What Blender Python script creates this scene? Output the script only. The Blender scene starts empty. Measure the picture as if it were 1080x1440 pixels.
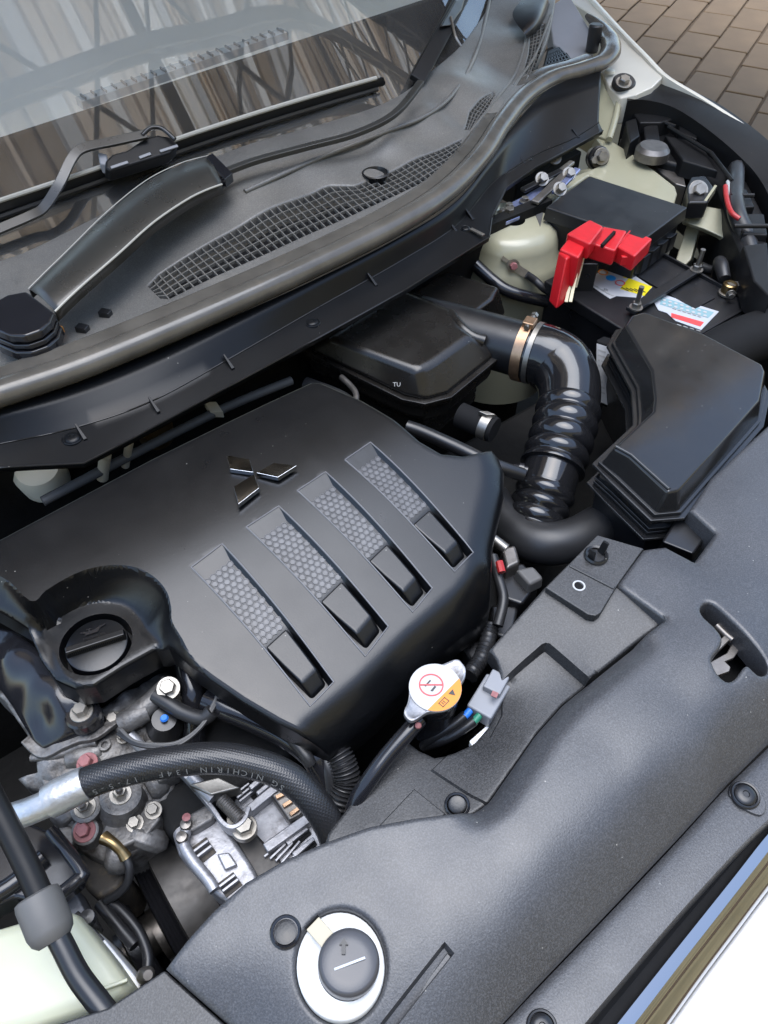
import bpy, bmesh, math, random
import numpy as np
from mathutils import Vector, Matrix, noise
from mathutils.geometry import delaunay_2d_cdt
from mathutils.bvhtree import BVHTree

random.seed(7)
scene = bpy.context.scene
COL = scene.collection
R = math.radians

# ------------------------------------------------------------------ camera
# car axes: +X to the car's left side, +Y rearward, +Z up (metres)
FPX, PITCH, YAW = 1067.0, R(49), R(37)
CAM = Vector((0, 0, 1.52))
FH = Vector((math.sin(YAW), math.cos(YAW), 0)); RT = Vector((math.cos(YAW), -math.sin(YAW), 0))
FW = FH * math.cos(PITCH) - Vector((0, 0, 1)) * math.sin(PITCH)
UP = FH * math.sin(PITCH) + Vector((0, 0, 1)) * math.cos(PITCH)
cd = bpy.data.cameras.new('camera'); cam = bpy.data.objects.new('camera', cd); COL.objects.link(cam)
cd.sensor_fit = 'VERTICAL'; cd.sensor_height = 36; cd.lens = 36 * FPX / 1440
cd.clip_start = .02; cd.clip_end = 500
cam.matrix_world = Matrix((RT, UP, -FW)).transposed().to_4x4()
cam.location = CAM
scene.camera = cam

# ------------------------------------------------------------------ sky, sun, exposure
world = bpy.data.worlds.new('World'); scene.world = world; world.use_nodes = True
SUN_EL, SUN_AZ = R(89), R(30)      # broad overhead lamp standing in for bright sky between house and carport roof
nt = world.node_tree; nt.nodes.clear()
sky = nt.nodes.new('ShaderNodeTexSky'); sky.sky_type = 'NISHITA'; sky.sun_disc = False
sky.sun_elevation = SUN_EL; sky.sun_rotation = SUN_AZ; sky.dust_density = 1.6; sky.air_density = 1.2
bg = nt.nodes.new('ShaderNodeBackground'); bg.inputs['Strength'].default_value = .15
wo = nt.nodes.new('ShaderNodeOutputWorld')
nt.links.new(sky.outputs[0], bg.inputs[0]); nt.links.new(bg.outputs[0], wo.inputs[0])
sl = bpy.data.lights.new('sun', 'SUN'); sl.energy = 1.5; sl.angle = R(54); sl.color = (.88, .93, 1.0)
sun = bpy.data.objects.new('sun', sl); COL.objects.link(sun)
sd_ = Vector((math.sin(SUN_AZ) * math.cos(SUN_EL), math.cos(SUN_AZ) * math.cos(SUN_EL), math.sin(SUN_EL)))
sun.rotation_euler = sd_.to_track_quat('Z', 'Y').to_euler(); sun.location = (0, -3, 6)
vs = scene.view_settings; vs.view_transform = 'Standard'; vs.look = 'None'; vs.gamma = 1; vs.use_curve_mapping = False
vs.exposure = 1.45
scene.cycles.max_bounces = 8

# ------------------------------------------------------------------ points from measurements
def P(x, y, z):
    """point at height z on the sight line measured at (x, y)"""
    d = FW * FPX + RT * (x - 540) - UP * (y - 720)
    return CAM + d * ((z - CAM.z) / d.z)
def PL(*a): return [P(*q) for q in a]
def PZ(z, *a): return [P(q[0], q[1], z) for q in a]
def mm(px, y, z):            # length of px pixels at the place (540,y,z)
    return px * (P(540, y, z) - CAM).dot(FW) / FPX
V = Vector
Z = V((0, 0, 1))

# ------------------------------------------------------------------ mesh helpers
def catmull(pts, k=6, closed=False):
    pts = [V(p) for p in pts]; n = len(pts)
    if n < 3 and not closed: return pts
    out = []
    rng = range(n if closed else n - 1)
    for i in rng:
        if closed: a, b, c, d = pts[i - 1], pts[i], pts[(i + 1) % n], pts[(i + 2) % n]
        else: a, b, c, d = pts[max(i - 1, 0)], pts[i], pts[i + 1], pts[min(i + 2, n - 1)]
        for j in range(k):
            t = j / k
            out.append(.5 * ((2 * b) + (c - a) * t + (2 * a - 5 * b + 4 * c - d) * t * t + (3 * b - a - 3 * c + d) * t ** 3))
    if not closed: out.append(pts[-1])
    return out
def resample(pts, n):
    pts = [V(p) for p in pts]
    L = [0]
    for a, b in zip(pts, pts[1:]): L.append(L[-1] + (b - a).length)
    out = []
    for i in range(n):
        s = L[-1] * i / (n - 1); j = 0
        while j < len(pts) - 2 and L[j + 1] < s: j += 1
        f = (s - L[j]) / max(L[j + 1] - L[j], 1e-9)
        out.append(pts[j].lerp(pts[j + 1], f))
    return out
def curve(pts, n, k=8): return resample(catmull(pts, k), n)

class MB:
    def __init__(s): s.v = []; s.f = []
    def add(s, vs, fs):
        n = len(s.v); s.v += [V(v) for v in vs]; s.f += [[i + n for i in f] for f in fs]; return s
    def prism(s, top, bot):
        n = len(top)
        return s.add(list(top) + list(bot), [list(range(n)), list(range(2 * n - 1, n - 1, -1))] +
                     [[i, i + n, (i + 1) % n + n, (i + 1) % n] for i in range(n)])
    def drop(s, poly, h, grow=0):
        c = sum((V(p) for p in poly), V()) / len(poly)
        bot = [V(p) + (V((p[0] - c.x, p[1] - c.y, 0)).normalized() * grow if grow else V()) - Z * h for p in poly]
        return s.prism([V(p) for p in poly], bot)
    def rings(s, rr, cap=True, closed=True):
        n = len(rr[0]); vs = [p for r in rr for p in r]; fs = []
        m = n if closed else n - 1
        for i in range(len(rr) - 1):
            for j in range(m):
                fs.append([i * n + j, i * n + (j + 1) % n, (i + 1) * n + (j + 1) % n, (i + 1) * n + j])
        if cap and closed:
            fs.append(list(range(n))[::-1]); fs.append([(len(rr) - 1) * n + j for j in range(n)])
        return s.add(vs, fs)
    def grid(s, rows): return s.rings(rows, cap=False, closed=False)
    def tube(s, path, r, n=12, k=6, cap=True, flat=1.0):
        pts = catmull(path, k) if len(path) > 2 else [V(p) for p in path]
        if callable(r) and len(path) == 2:
            pts = resample(pts, 40)
        m = len(pts); rr = []
        t0 = (pts[1] - pts[0]).normalized()
        nx = t0.orthogonal().normalized()
        if abs(t0.z) < .9: nx = t0.cross(Z).normalized()
        for i in range(m):
            t = (pts[min(i + 1, m - 1)] - pts[max(i - 1, 0)]).normalized()
            nx = (nx - t * nx.dot(t)).normalized(); ny = t.cross(nx)
            f = i / (m - 1)
            if callable(r): rad = r(f)
            elif isinstance(r, (list, tuple)):
                q = f * (len(r) - 1); j = min(int(q), len(r) - 2); rad = r[j] + (r[j + 1] - r[j]) * (q - j)
            else: rad = r
            rr.append([pts[i] + (nx * math.cos(a) + ny * math.sin(a) * flat) * rad for a in [2 * math.pi * j / n for j in range(n)]])
        return s.rings(rr, cap)
    def lathe(s, o, axis, prof, n=28, cap=True, a0=0):
        o = V(o); ax = V(axis).normalized(); nx = ax.orthogonal().normalized(); ny = ax.cross(nx)
        return s.rings([[o + ax * h + (nx * math.cos(a) + ny * math.sin(a)) * max(r, 1e-5) for a in [a0 + 2 * math.pi * j / n for j in range(n)]] for r, h in prof], cap)
    def box(s, c, ax, ay, az):
        c = V(c); ax = V(ax); ay = V(ay); az = V(az)
        t = [c + ax * i + ay * j + az for i, j in ((-1, -1), (1, -1), (1, 1), (-1, 1))]
        return s.prism(t, [p - az * 2 for p in t])
    def bar(s, a, b, w, h, up=Z):
        a = V(a); b = V(b); d = b - a; sdv = d.cross(V(up)).normalized() * w / 2; u = sdv.cross(d).normalized() * h / 2
        return s.prism([a + sdv + u, a - sdv + u, a - sdv - u, a + sdv - u], [b + sdv + u, b - sdv + u, b - sdv - u, b + sdv - u])
    def bolt(s, p, axis=Z, r=.006, h=.005, washer=1.5):
        ax = V(axis).normalized()
        if washer: s.lathe(p, ax, [(r * washer, 0), (r * washer, .0012), (r * washer * .96, .0016)], 20)
        s.lathe(V(p) + ax * .0014, ax, [(r, 0), (r, h * .85), (r * .86, h)], 6)
        return s

WL = {}
def _fin(o, wl, parent):
    COL.objects.link(o); WL[o.name] = V(wl)
    if parent is not None:
        o.parent = parent; o.location = V(wl) - WL[parent.name]
    else: o.location = wl
    return o
def tag(o, label=None, cat=None, group=None, kind=None):
    if label: o['label'] = label
    if cat: o['category'] = cat
    if group: o['group'] = group
    if kind: o['kind'] = kind
    return o
def thing(name, label, cat, loc, group=None):
    e = bpy.data.objects.new(name, None); e.empty_display_size = .02
    return tag(_fin(e, V(loc), None), label, cat, group)
def build(mb, name, mat, parent=None, sm=40, bev=0, seg=2, solid=0, sub=0, fixn=True):
    lo = [min(v[i] for v in mb.v) for i in range(3)]; hi = [max(v[i] for v in mb.v) for i in range(3)]
    c = V(((lo[0] + hi[0]) / 2, (lo[1] + hi[1]) / 2, lo[2]))
    me = bpy.data.meshes.new(name)
    me.from_pydata([tuple(v - c) for v in mb.v], [], mb.f); me.update()
    if fixn:
        bm = bmesh.new(); bm.from_mesh(me); bmesh.ops.recalc_face_normals(bm, faces=bm.faces); bm.to_mesh(me); bm.free()
    if sm:
        me.shade_smooth(); me.set_sharp_from_angle(angle=R(sm))
    me.materials.append(M[mat] if isinstance(mat, str) else mat)
    o = bpy.data.objects.new(name, me)
    if sub:
        md = o.modifiers.new('sub', 'SUBSURF'); md.levels = md.render_levels = sub
    if solid:
        md = o.modifiers.new('solid', 'SOLIDIFY'); md.thickness = solid; md.offset = -1
    if bev:
        md = o.modifiers.new('bevel', 'BEVEL'); md.width = bev; md.segments = seg; md.limit_method = 'ANGLE'; md.angle_limit = R(30)
        md.harden_normals = bool(sm)
    return _fin(o, c, parent)
def one(mb, name, mat, label, cat, group=None, **k):
    return tag(build(mb, name, mat, None, **k), label, cat, group)
def copy_tree(o, wl, parent=None):
    c = o.copy(); dw = V(wl) - WL[o.name]
    c.parent = None; _fin(c, V(wl), parent)
    for ch in list(o.children): copy_tree(ch, WL[ch.name] + dw, c)
    return c

# ---- height-field panels: outline and control points measured, triangulated finely, rounded rim, real skirt
def poly_sd(poly, pts):
    """signed distance (inside +) of pts (N,2) to polygon poly (M,2)"""
    a = np.array(poly); b = np.roll(a, -1, axis=0); d = np.full(len(pts), 1e9); ins = np.zeros(len(pts), bool)
    for (x0, y0), (x1, y1) in zip(a, b):
        e = np.array([x1 - x0, y1 - y0]); w = pts - np.array([x0, y0])
        t = np.clip((w @ e) / max(e @ e, 1e-12), 0, 1)
        d = np.minimum(d, np.hypot(*(w - t[:, None] * e).T))
        if y0 != y1:
            c = ((y0 > pts[:, 1]) != (y1 > pts[:, 1])) & (pts[:, 0] < (x1 - x0) * (pts[:, 1] - y0) / (y1 - y0) + x0)
            ins ^= c
    return np.where(ins, d, -d)
def sstep(t): t = np.clip(t, 0, 1); return t * t * (3 - 2 * t)
class TPS:
    def __init__(s, pts, lam=1e-7):
        s.c = np.array([[p[0], p[1]] for p in pts]); z = np.array([p[2] for p in pts]); n = len(z)
        K = s.k(s.c); A = np.zeros((n + 3, n + 3)); A[:n, :n] = K + lam * np.eye(n)
        A[:n, n] = 1; A[:n, n + 1:] = s.c; A[n, :n] = 1; A[n + 1:, :n] = s.c.T
        s.w = np.linalg.lstsq(A, np.concatenate([z, [0, 0, 0]]), rcond=None)[0]
    def k(s, q):
        r2 = ((q[:, None, :] - s.c[None]) ** 2).sum(2); return .5 * r2 * np.log(r2 + 1e-12)
    def __call__(s, q):
        q = np.atleast_2d(np.asarray(q, float)); n = len(s.c)
        return s.k(q) @ s.w[:n] + s.w[n] + q @ s.w[n + 1:]
def inset_pts(poly, d):
    a = np.array(poly); n = len(a); out = []
    area = sum(a[i][0] * a[(i + 1) % n][1] - a[(i + 1) % n][0] * a[i][1] for i in range(n))
    sg = 1 if area > 0 else -1
    for i in range(n):
        t = a[(i + 1) % n] - a[i - 1]; L = np.hypot(*t)
        if L > 1e-9: out.append(a[i] + sg * d * np.array([-t[1], t[0]]) / L)
    return np.array(out)
def densify(poly, res):
    out = []
    n = len(poly)
    for i in range(n):
        a = np.array(poly[i][:2]); b = np.array(poly[(i + 1) % n][:2]); k = max(1, int(np.hypot(*(b - a)) / res + .5))
        for j in range(k): out.append(a + (b - a) * j / k)
    return np.array(out)
def hf(outline, ctrl, lam=1e-7, res=.006, holes=(), feats=(), rim=.004, skirt=.02, lines=(), pts_extra=(), voids=(), zfun=None, hole_skirt=None):
    """returns (MB, zfun). feats: callables f(xy, z)->z ; lines: closed polys (xy) inserted as edges"""
    base = TPS([tuple(p) for p in list(outline) + list(ctrl)], lam) if zfun is None else zfun
    ol = densify([(p[0], p[1]) for p in outline], res * .7)
    hl = [densify([(p[0], p[1]) for p in h], res * .5) for h in holes]
    def zf(q, userim=True):
        q = np.atleast_2d(np.asarray(q, float)); z = base(q)
        for f in feats: z = f(q, z)
        if rim and userim:
            d = np.abs(poly_sd(ol, q))
            for h in hl: d = np.minimum(d, np.abs(poly_sd(h, q)))
            t = np.clip(1 - d / rim, 0, 1); z = z - rim * (1 - np.sqrt(1 - t * t)) * .8
        return z
    con = [ol] + hl + [densify(l, res * .6) for l in lines]
    V2 = []; E = []
    for c in con:
        n0 = len(V2); V2 += list(c); E += [(n0 + i, n0 + (i + 1) % len(c)) for i in range(len(c))]
    lo = ol.min(0); hi = ol.max(0); g = []
    ny = int((hi[1] - lo[1]) / (res * .87)) + 1; nx = int((hi[0] - lo[0]) / res) + 2
    for j in range(ny):
        for i in range(nx): g.append((lo[0] + (i + .5 * (j % 2)) * res, lo[1] + j * res * .87))
    g = np.array(g); keep = poly_sd(ol, g) > max(res * .4, rim * 1.05)
    for h in hl: keep &= poly_sd(h, g) < -max(res * .35, rim * 1.05)
    for l in con[1 + len(hl):]: keep &= np.abs(poly_sd(l, g)) > res * .3
    for vo_, vi_ in voids: keep &= ~((poly_sd(vo_, g) > -res * .2) & (poly_sd(vi_, g) < res * .2))
    V2 += list(g[keep])
    if rim:
        for q in [ol] + hl:
            sg = 1 if q is ol else -1
            for f in (.12, .35, .7, 1.0):
                e = inset_pts(q, sg * f * rim); ok = poly_sd(ol, e) > f * rim * .8
                for h in hl: ok &= poly_sd(h, e) < -f * rim * .8 if h is not q else poly_sd(h, e) < -f * rim * .8
                V2 += list(e[ok])
    for e in pts_extra:
        e = np.array(e); ok = poly_sd(ol, e) > .001
        for h in hl: ok &= poly_sd(h, e) < -.001
        V2 += list(e[ok])
    res_ = delaunay_2d_cdt([V((p[0] * 1000, p[1] * 1000)) for p in V2], E, [], 0, 1e-4)
    vv = np.array([(p.x / 1000, p.y / 1000) for p in res_[0]]); tris = [list(f) for f in res_[2]]
    cen = np.array([vv[t].mean(0) for t in tris]); ok = poly_sd(ol, cen) > 0
    for h in hl: ok &= poly_sd(h, cen) < 0
    tris = [t for t, k in zip(tris, ok) if k]
    zz = zf(vv); mb = MB()
    mb.v = [V((a[0], a[1], b)) for a, b in zip(vv, zz)]; mb.f = tris
    if skirt:
        cnt = {}
        for t in tris:
            for i in range(3): cnt.setdefault(tuple(sorted((t[i], t[(i + 1) % 3]))), []).append((t[i], t[(i + 1) % 3]))
        bd = [e[0] for e in cnt.values() if len(e) == 1]; low = {}
        for a, b in bd:
            for q in (a, b):
                if q not in low: low[q] = len(mb.v); mb.v.append(mb.v[q] - Z * skirt)
            mb.f.append([b, a, low[a], low[b]])
    used = sorted({i for f in mb.f for i in f}); mp = {u: i for i, u in enumerate(used)}
    mb.v = [mb.v[u] for u in used]; mb.f = [[mp[i] for i in f] for f in mb.f]
    return mb, zf
def offset_poly(poly, d):
    a = [np.array(p[:2], float) for p in poly]; n = len(a)
    sg = 1 if sum(a[i][0] * a[(i + 1) % n][1] - a[(i + 1) % n][0] * a[i][1] for i in range(n)) > 0 else -1
    out = []
    for i in range(n):
        e0 = a[i] - a[i - 1]; e1 = a[(i + 1) % n] - a[i]; e0 /= np.hypot(*e0); e1 /= np.hypot(*e1)
        n0 = sg * np.array([-e0[1], e0[0]]); n1 = sg * np.array([-e1[1], e1[0]]); m_ = n0 + n1; m_ /= max(1e-6, np.hypot(*m_))
        out.append(a[i] + m_ * d / max(.35, m_ @ n0))
    return out
def xy(pts): return [(p[0], p[1]) for p in pts]
def recess(poly, depth, wall, prof=None):
    poly = np.array(xy(poly))
    def f(q, z): return z - depth * sstep(poly_sd(poly, q) / wall)
    return f

# ------------------------------------------------------------------ text as flat mesh
def text_mesh(s, size, extrude=0):
    cu = bpy.data.curves.new('txt', 'FONT'); cu.body = s; cu.size = size; cu.extrude = extrude; cu.align_x = 'CENTER'; cu.align_y = 'CENTER'; cu.resolution_u = 2
    ob = bpy.data.objects.new('txt', cu); COL.objects.link(ob)
    me = bpy.data.meshes.new_from_object(ob); COL.objects.unlink(ob); bpy.data.objects.remove(ob)
    vs = [v.co.copy() for v in me.vertices]; fs = [list(p.vertices) for p in me.polygons]; bpy.data.meshes.remove(me)
    return vs, fs
def put_text(mb, s, size, o, ex, ey, lift=.0004, mirror=False):
    vs, fs = text_mesh(s, size); ex = V(ex).normalized(); ey = V(ey).normalized(); n = ex.cross(ey).normalized()
    if n.z < 0: n = -n
    m = -1 if mirror else 1
    mb.add([V(o) + ex * v.x * m + ey * v.y + n * lift for v in vs], fs)

# ------------------------------------------------------------------ materials
M = {}
def mat(name, col, rough=.5, metal=0, grain=0, gscale=1200, var=0, vscale=12, rvar=0, dirt=None, dirt_amt=0, dscale=30, coat=0, ior=1.5, spec=None, sss=0, trans=0, lump=0, lscale=60, speck=0, fleck=0):
    m = bpy.data.materials.new(name); m.use_nodes = True; nt = m.node_tree; b = nt.nodes['Principled BSDF']; L = nt.links.new
    tc = nt.nodes.new('ShaderNodeTexCoord').outputs['Object']
    def noisen(sc, det=4, rg=.55):
        n = nt.nodes.new('ShaderNodeTexNoise'); n.inputs['Scale'].default_value = sc; n.inputs['Detail'].default_value = det; n.inputs['Roughness'].default_value = rg; L(tc, n.inputs['Vector']); return n.outputs['Fac']
    def mapr(v, a, b_, c, d):
        n = nt.nodes.new('ShaderNodeMapRange'); L(v, n.inputs[0])
        for i, q in enumerate((a, b_, c, d)): n.inputs[1 + i].default_value = q
        return n.outputs[0]
    def mix(f, a, b_):
        n = nt.nodes.new('ShaderNodeMix'); n.data_type = 'RGBA'
        if hasattr(f, 'is_linked') or hasattr(f, 'node'): L(f, n.inputs[0])
        else: n.inputs[0].default_value = f
        for i, q in ((6, a), (7, b_)):
            if isinstance(q, (tuple, list)): n.inputs[i].default_value = (*q, 1)
            else: L(q, n.inputs[i])
        return n.outputs[2]
    c = tuple(col); src = None
    if var:
        src = mix(mapr(noisen(vscale, 5), .3, .7, 0, 1), tuple(x * (1 - var) for x in c), tuple(min(1, x * (1 + var)) for x in c))
    if dirt:
        f = mapr(noisen(dscale, 8, .65), .62 - .25 * dirt_amt, .75 - .1 * dirt_amt, 0, min(1, .35 + dirt_amt))
        src = mix(f, src if src is not None else c, tuple(dirt))
    if fleck:
        base_ = src if src is not None else None
        f = mapr(noisen(gscale * 1.1, 2, .6), .42, .68, 0, fleck * .55)
        src = mix(f, base_ if base_ is not None else c, tuple(min(1, x * 3.2 + .012) for x in c))
    if speck:
        vo = nt.nodes.new('ShaderNodeTexVoronoi'); vo.inputs['Scale'].default_value = 95; L(tc, vo.inputs['Vector'])
        nn = noisen(23, 2)
        mu = nt.nodes.new('ShaderNodeMath'); mu.operation = 'MULTIPLY'
        L(mapr(vo.outputs['Distance'], .035, .07, 1, 0), mu.inputs[0]); L(mapr(nn, .56, .6, 0, speck), mu.inputs[1])
        src = mix(mu.outputs[0], src if src is not None else c, (.5, .48, .43))
    if src is not None: L(src, b.inputs['Base Color'])
    else: b.inputs['Base Color'].default_value = (*c, 1)
    b.inputs['Metallic'].default_value = metal; b.inputs['IOR'].default_value = ior
    if rvar: L(mapr(noisen(vscale * 2.3, 5), .3, .7, max(0, rough - rvar), min(1, rough + rvar)), b.inputs['Roughness'])
    else: b.inputs['Roughness'].default_value = rough
    if spec is not None: b.inputs['Specular IOR Level'].default_value = spec
    if coat: b.inputs['Coat Weight'].default_value = coat; b.inputs['Coat Roughness'].default_value = .06
    if sss: b.inputs['Subsurface Weight'].default_value = sss; b.inputs['Subsurface Radius'].default_value = (.01, .009, .005); b.inputs['Subsurface Scale'].default_value = 1
    if trans: b.inputs['Transmission Weight'].default_value = trans
    nrm = None
    for sc, st, di in ((lscale, lump, .004), (gscale, grain, .0006)):
        if st:
            bp = nt.nodes.new('ShaderNodeBump'); bp.inputs['Strength'].default_value = st; bp.inputs['Distance'].default_value = di
            L(noisen(sc, 3), bp.inputs['Height'])
            if nrm is not None: L(nrm, bp.inputs['Normal'])
            nrm = bp.outputs[0]
    if nrm is not None: L(nrm, b.inputs['Normal'])
    M[name] = m; return m
mat('panel_plastic', spec=.56, col=(.034, .0345, .037), rough=.37, grain=0.3, fleck=.65, gscale=680, var=.18, vscale=9, rvar=.05, speck=.5)
mat('shelf_plastic', spec=.5, col=(.018, .018, .0185), rough=.42, grain=0.3, fleck=1.0, gscale=620, var=.15, speck=.5)
mat('cover_plastic', spec=.5, col=(.0020, .0022, .0028), rough=.30, grain=0.16, fleck=.35, gscale=700, var=.15, vscale=9, rvar=.03, speck=.5)
mat('rim_glint', (.10, .10, .108), .3)  # paler than the cover so the slot edges read as lit
mat('hose_gloss', (.010, .010, .011), .11, rvar=.03, spec=.6)
mat('hex_plastic', (.080, .080, .084), .34, grain=0.1, gscale=900, var=.25, vscale=60)
mat('black_satin', (.010, .010, .011), .33, var=.2, rvar=.06, speck=.4)
mat('box_plastic', (.016, .016, .0165), .13, var=.15, rvar=.05, speck=.3)
mat('duct_plastic', (.011, .0098, .0086), .27, var=.2, rvar=.06, speck=.3)
mat('black_gloss', (.012, .012, .014), .16, rvar=.05)
mat('black_matte', (.007, .007, .0075), .8, spec=.2, var=.2)
mat('rubber', (.018, .018, .019), .42, grain=0.06, gscale=700, var=.25, rvar=.08)
mat('rubber_grey', (.09, .088, .085), .55, grain=0.08, gscale=500, var=.2)
mat('seal_rubber', (.080, .073, .062), .19, grain=0.05, gscale=600, var=.25, vscale=20, rvar=.08, dirt=(.13, .11, .085), dirt_amt=.2)
mat('cowl_plastic', (.092, .088, .080), .38, spec=.6, grain=0.3, fleck=.6, gscale=700, var=.2, vscale=10, rvar=.06, dirt=(.17, .155, .13), dirt_amt=.25, dscale=9, speck=.7)
mat('apron_plastic', (.006, .0065, .0075), .30, spec=.2, grain=0.06, gscale=900, var=.2, speck=.5)
mat('alu_cast', (.20, .193, .185), .52, .6, grain=0.3, gscale=420, var=.3, vscale=40, rvar=.1, dirt=(.035, .029, .024), dirt_amt=.8, dscale=38, lump=.5, lscale=70)
mat('alu_light', (.31, .31, .325), .46, .65, grain=0.2, gscale=500, var=.2, vscale=50, dirt=(.10, .09, .085), dirt_amt=.45, dscale=60, lump=.25)
mat('alu_bright', (.55, .55, .55), .42, .85, grain=0.1, gscale=500, var=.1, vscale=80, lump=.25, lscale=90)
mat('steel', (.27, .255, .23), .4, .9, grain=0.1, gscale=600, var=.25, vscale=60, dirt=(.22, .17, .11), dirt_amt=.2)
mat('steel_dark', (.20, .185, .17), .42, .85, grain=0.1, gscale=400, var=.3, vscale=40, dirt=(.05, .04, .035), dirt_amt=.3)
mat('pulley_metal', (.045, .042, .039), .45, .5, var=.25, vscale=50, rvar=.08, dirt=(.04, .035, .03), dirt_amt=.3)
mat('copper', (.42, .27, .17), .36, .9, var=.3, vscale=60, grain=0.1)
mat('brass', (.30, .21, .10), .3, .95, var=.2, vscale=80)
mat('rust_black', (.03, .025, .02), .7, grain=0.5, gscale=260, var=.4, vscale=70, dirt=(.09, .07, .04), dirt_amt=.4, dscale=120)
mat('paint_cream', (.325, .31, .215), .32, var=.06, vscale=6, rvar=.05, coat=.3, lump=.06, lscale=18)
mat('paint_white', (.60, .57, .49), .28, var=.04, coat=.4)
mat('bumper_white', (.80, .79, .77), .22, coat=.6)
mat('red_plastic', (.50, .012, .018), .34, var=.12, vscale=40, grain=.1)
mat('tank_plastic', (.44, .445, .33), .38, sss=.35, var=.06, vscale=9, lump=.15, lscale=14)
mat('white_plastic', (.82, .82, .80), .35, sss=.15, var=.03)
mat('neck_white', (.62, .62, .61), .42)
mat('cream_plastic', (.62, .60, .50), .4, var=.08)
mat('cap_grey', (.052, .052, .057), .32, grain=0.08, gscale=700, var=.1)
mat('clip_tan', (.45, .40, .30), .4)
mat('connector_grey', (.20, .205, .22), .4, var=.06)
mat('label_white', (.40, .40, .40), .35)
mat('label_grey', (.40, .42, .45), .4)
mat('label_yellow', (.62, .50, .01), .35)
mat('label_blue', (.02, .25, .60), .35)
mat('label_teal', (.20, .33, .36), .35)
mat('label_red', (.62, .06, .06), .35)
mat('label_orange', (.62, .20, .005), .35)
mat('print_black', (.02, .02, .02), .4)
mat('print_grey', (.30, .30, .29), .6)
mat('print_dim', (.13, .13, .125), .6)
mat('paint_pink', (.24, .09, .09), .6, var=.2, vscale=200)
mat('wire_blue', (.02, .15, .55), .35)
mat('wire_green', (.02, .17, .10), .35)
mat('wire_red', (.35, .02, .02), .4)
mat('tape_cream', (.70, .62, .42), .5)
mat('chrome', (.38, .38, .39), .05, 1.0, rvar=.02)
mat('chrome_emblem', (.75, .76, .78), .07, 1.0)
mat('blue_zinc', (.32, .36, .58), .3, .7, var=.3, vscale=60)
mat('orange_bump', (.70, .28, .05), .5)
mat('dash_grey', (.93, .88, .80), .6, grain=0.1, gscale=600)
mat('dash_dark', (.03, .035, .04), .6)
mat('paver', (.160, .103, .052), .85, grain=.3, gscale=160, var=.16, vscale=3)
mat('paver_joint', (.115, .076, .042), .95, var=.2)
mat('blade_edge', (.36, .35, .31), .35)
mat('wiper_black', (.030, .0285, .025), .30, spec=.6, rvar=.05, speck=.5)
mat('lamp_black', (.009, .009, .0095), .42, spec=.22, var=.2, rvar=.06, speck=.3)
mat('engine_dark', (.008, .008, .008), .7, spec=.2, var=.3, lump=.4, lscale=60)
mat('roof_sheet', (.62, .55, .44), .6, var=.2, vscale=1.5)
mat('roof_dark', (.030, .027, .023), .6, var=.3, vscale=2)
mat('roof_steel', (.60, .56, .48), .5, var=.1)
mat('wall_render', (.72, .55, .28), .85, var=.3, vscale=1.2)
def braid_mat():
    m = mat('hose_braid', (.016, .016, .017), .3); nt = m.node_tree; b = nt.nodes['Principled BSDF']; L = nt.links.new
    tc = nt.nodes.new('ShaderNodeTexCoord'); w1 = nt.nodes.new('ShaderNodeTexWave'); w2 = nt.nodes.new('ShaderNodeTexWave'); mx = nt.nodes.new('ShaderNodeMath'); mx.operation = 'MAXIMUM'
    for w, r in ((w1, .75), (w2, -.75)):
        mp = nt.nodes.new('ShaderNodeMapping'); mp.inputs['Rotation'].default_value = (0, 0, r); L(tc.outputs['Object'], mp.inputs['Vector']); L(mp.outputs[0], w.inputs['Vector']); w.inputs['Scale'].default_value = 130
    L(w1.outputs['Fac'], mx.inputs[0]); L(w2.outputs['Fac'], mx.inputs[1])
    bp = nt.nodes.new('ShaderNodeBump'); bp.inputs['Strength'].default_value = .3; bp.inputs['Distance'].default_value = .0006; L(mx.outputs[0], bp.inputs['Height']); L(bp.outputs[0], b.inputs['Normal'])
braid_mat()
def glass_mat():
    m = bpy.data.materials.new('glass'); m.use_nodes = True; nt = m.node_tree; nt.nodes.clear()
    o = nt.nodes.new('ShaderNodeOutputMaterial'); mx = nt.nodes.new('ShaderNodeMixShader'); fr = nt.nodes.new('ShaderNodeFresnel'); fr.inputs[0].default_value = 2.1
    t = nt.nodes.new('ShaderNodeBsdfTransparent'); t.inputs[0].default_value = (.88, .89, .86, 1); g = nt.nodes.new('ShaderNodeBsdfGlossy'); g.inputs['Roughness'].default_value = .015
    nt.links.new(fr.outputs[0], mx.inputs[0]); nt.links.new(t.outputs[0], mx.inputs[1]); nt.links.new(g.outputs[0], mx.inputs[2]); nt.links.new(mx.outputs[0], o.inputs[0])
    d = nt.nodes.new('ShaderNodeBsdfDiffuse'); d.inputs[0].default_value = (.62, .60, .56, 1); m2 = nt.nodes.new('ShaderNodeMixShader'); tc = nt.nodes.new('ShaderNodeTexCoord'); n = nt.nodes.new('ShaderNodeTexNoise'); n.inputs['Scale'].default_value = 5; n.inputs['Detail'].default_value = 6
    mr = nt.nodes.new('ShaderNodeMapRange'); mr.inputs[1].default_value = .3; mr.inputs[2].default_value = .75; mr.inputs[3].default_value = .02; mr.inputs[4].default_value = .09      # film of dust
    nt.links.new(tc.outputs['Object'], n.inputs['Vector']); nt.links.new(n.outputs['Fac'], mr.inputs[0]); nt.links.new(mr.outputs[0], m2.inputs[0]); nt.links.new(mx.outputs[0], m2.inputs[1]); nt.links.new(d.outputs[0], m2.inputs[2]); nt.links.new(m2.outputs[0], o.inputs[0])
    M['glass'] = m
glass_mat()

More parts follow.
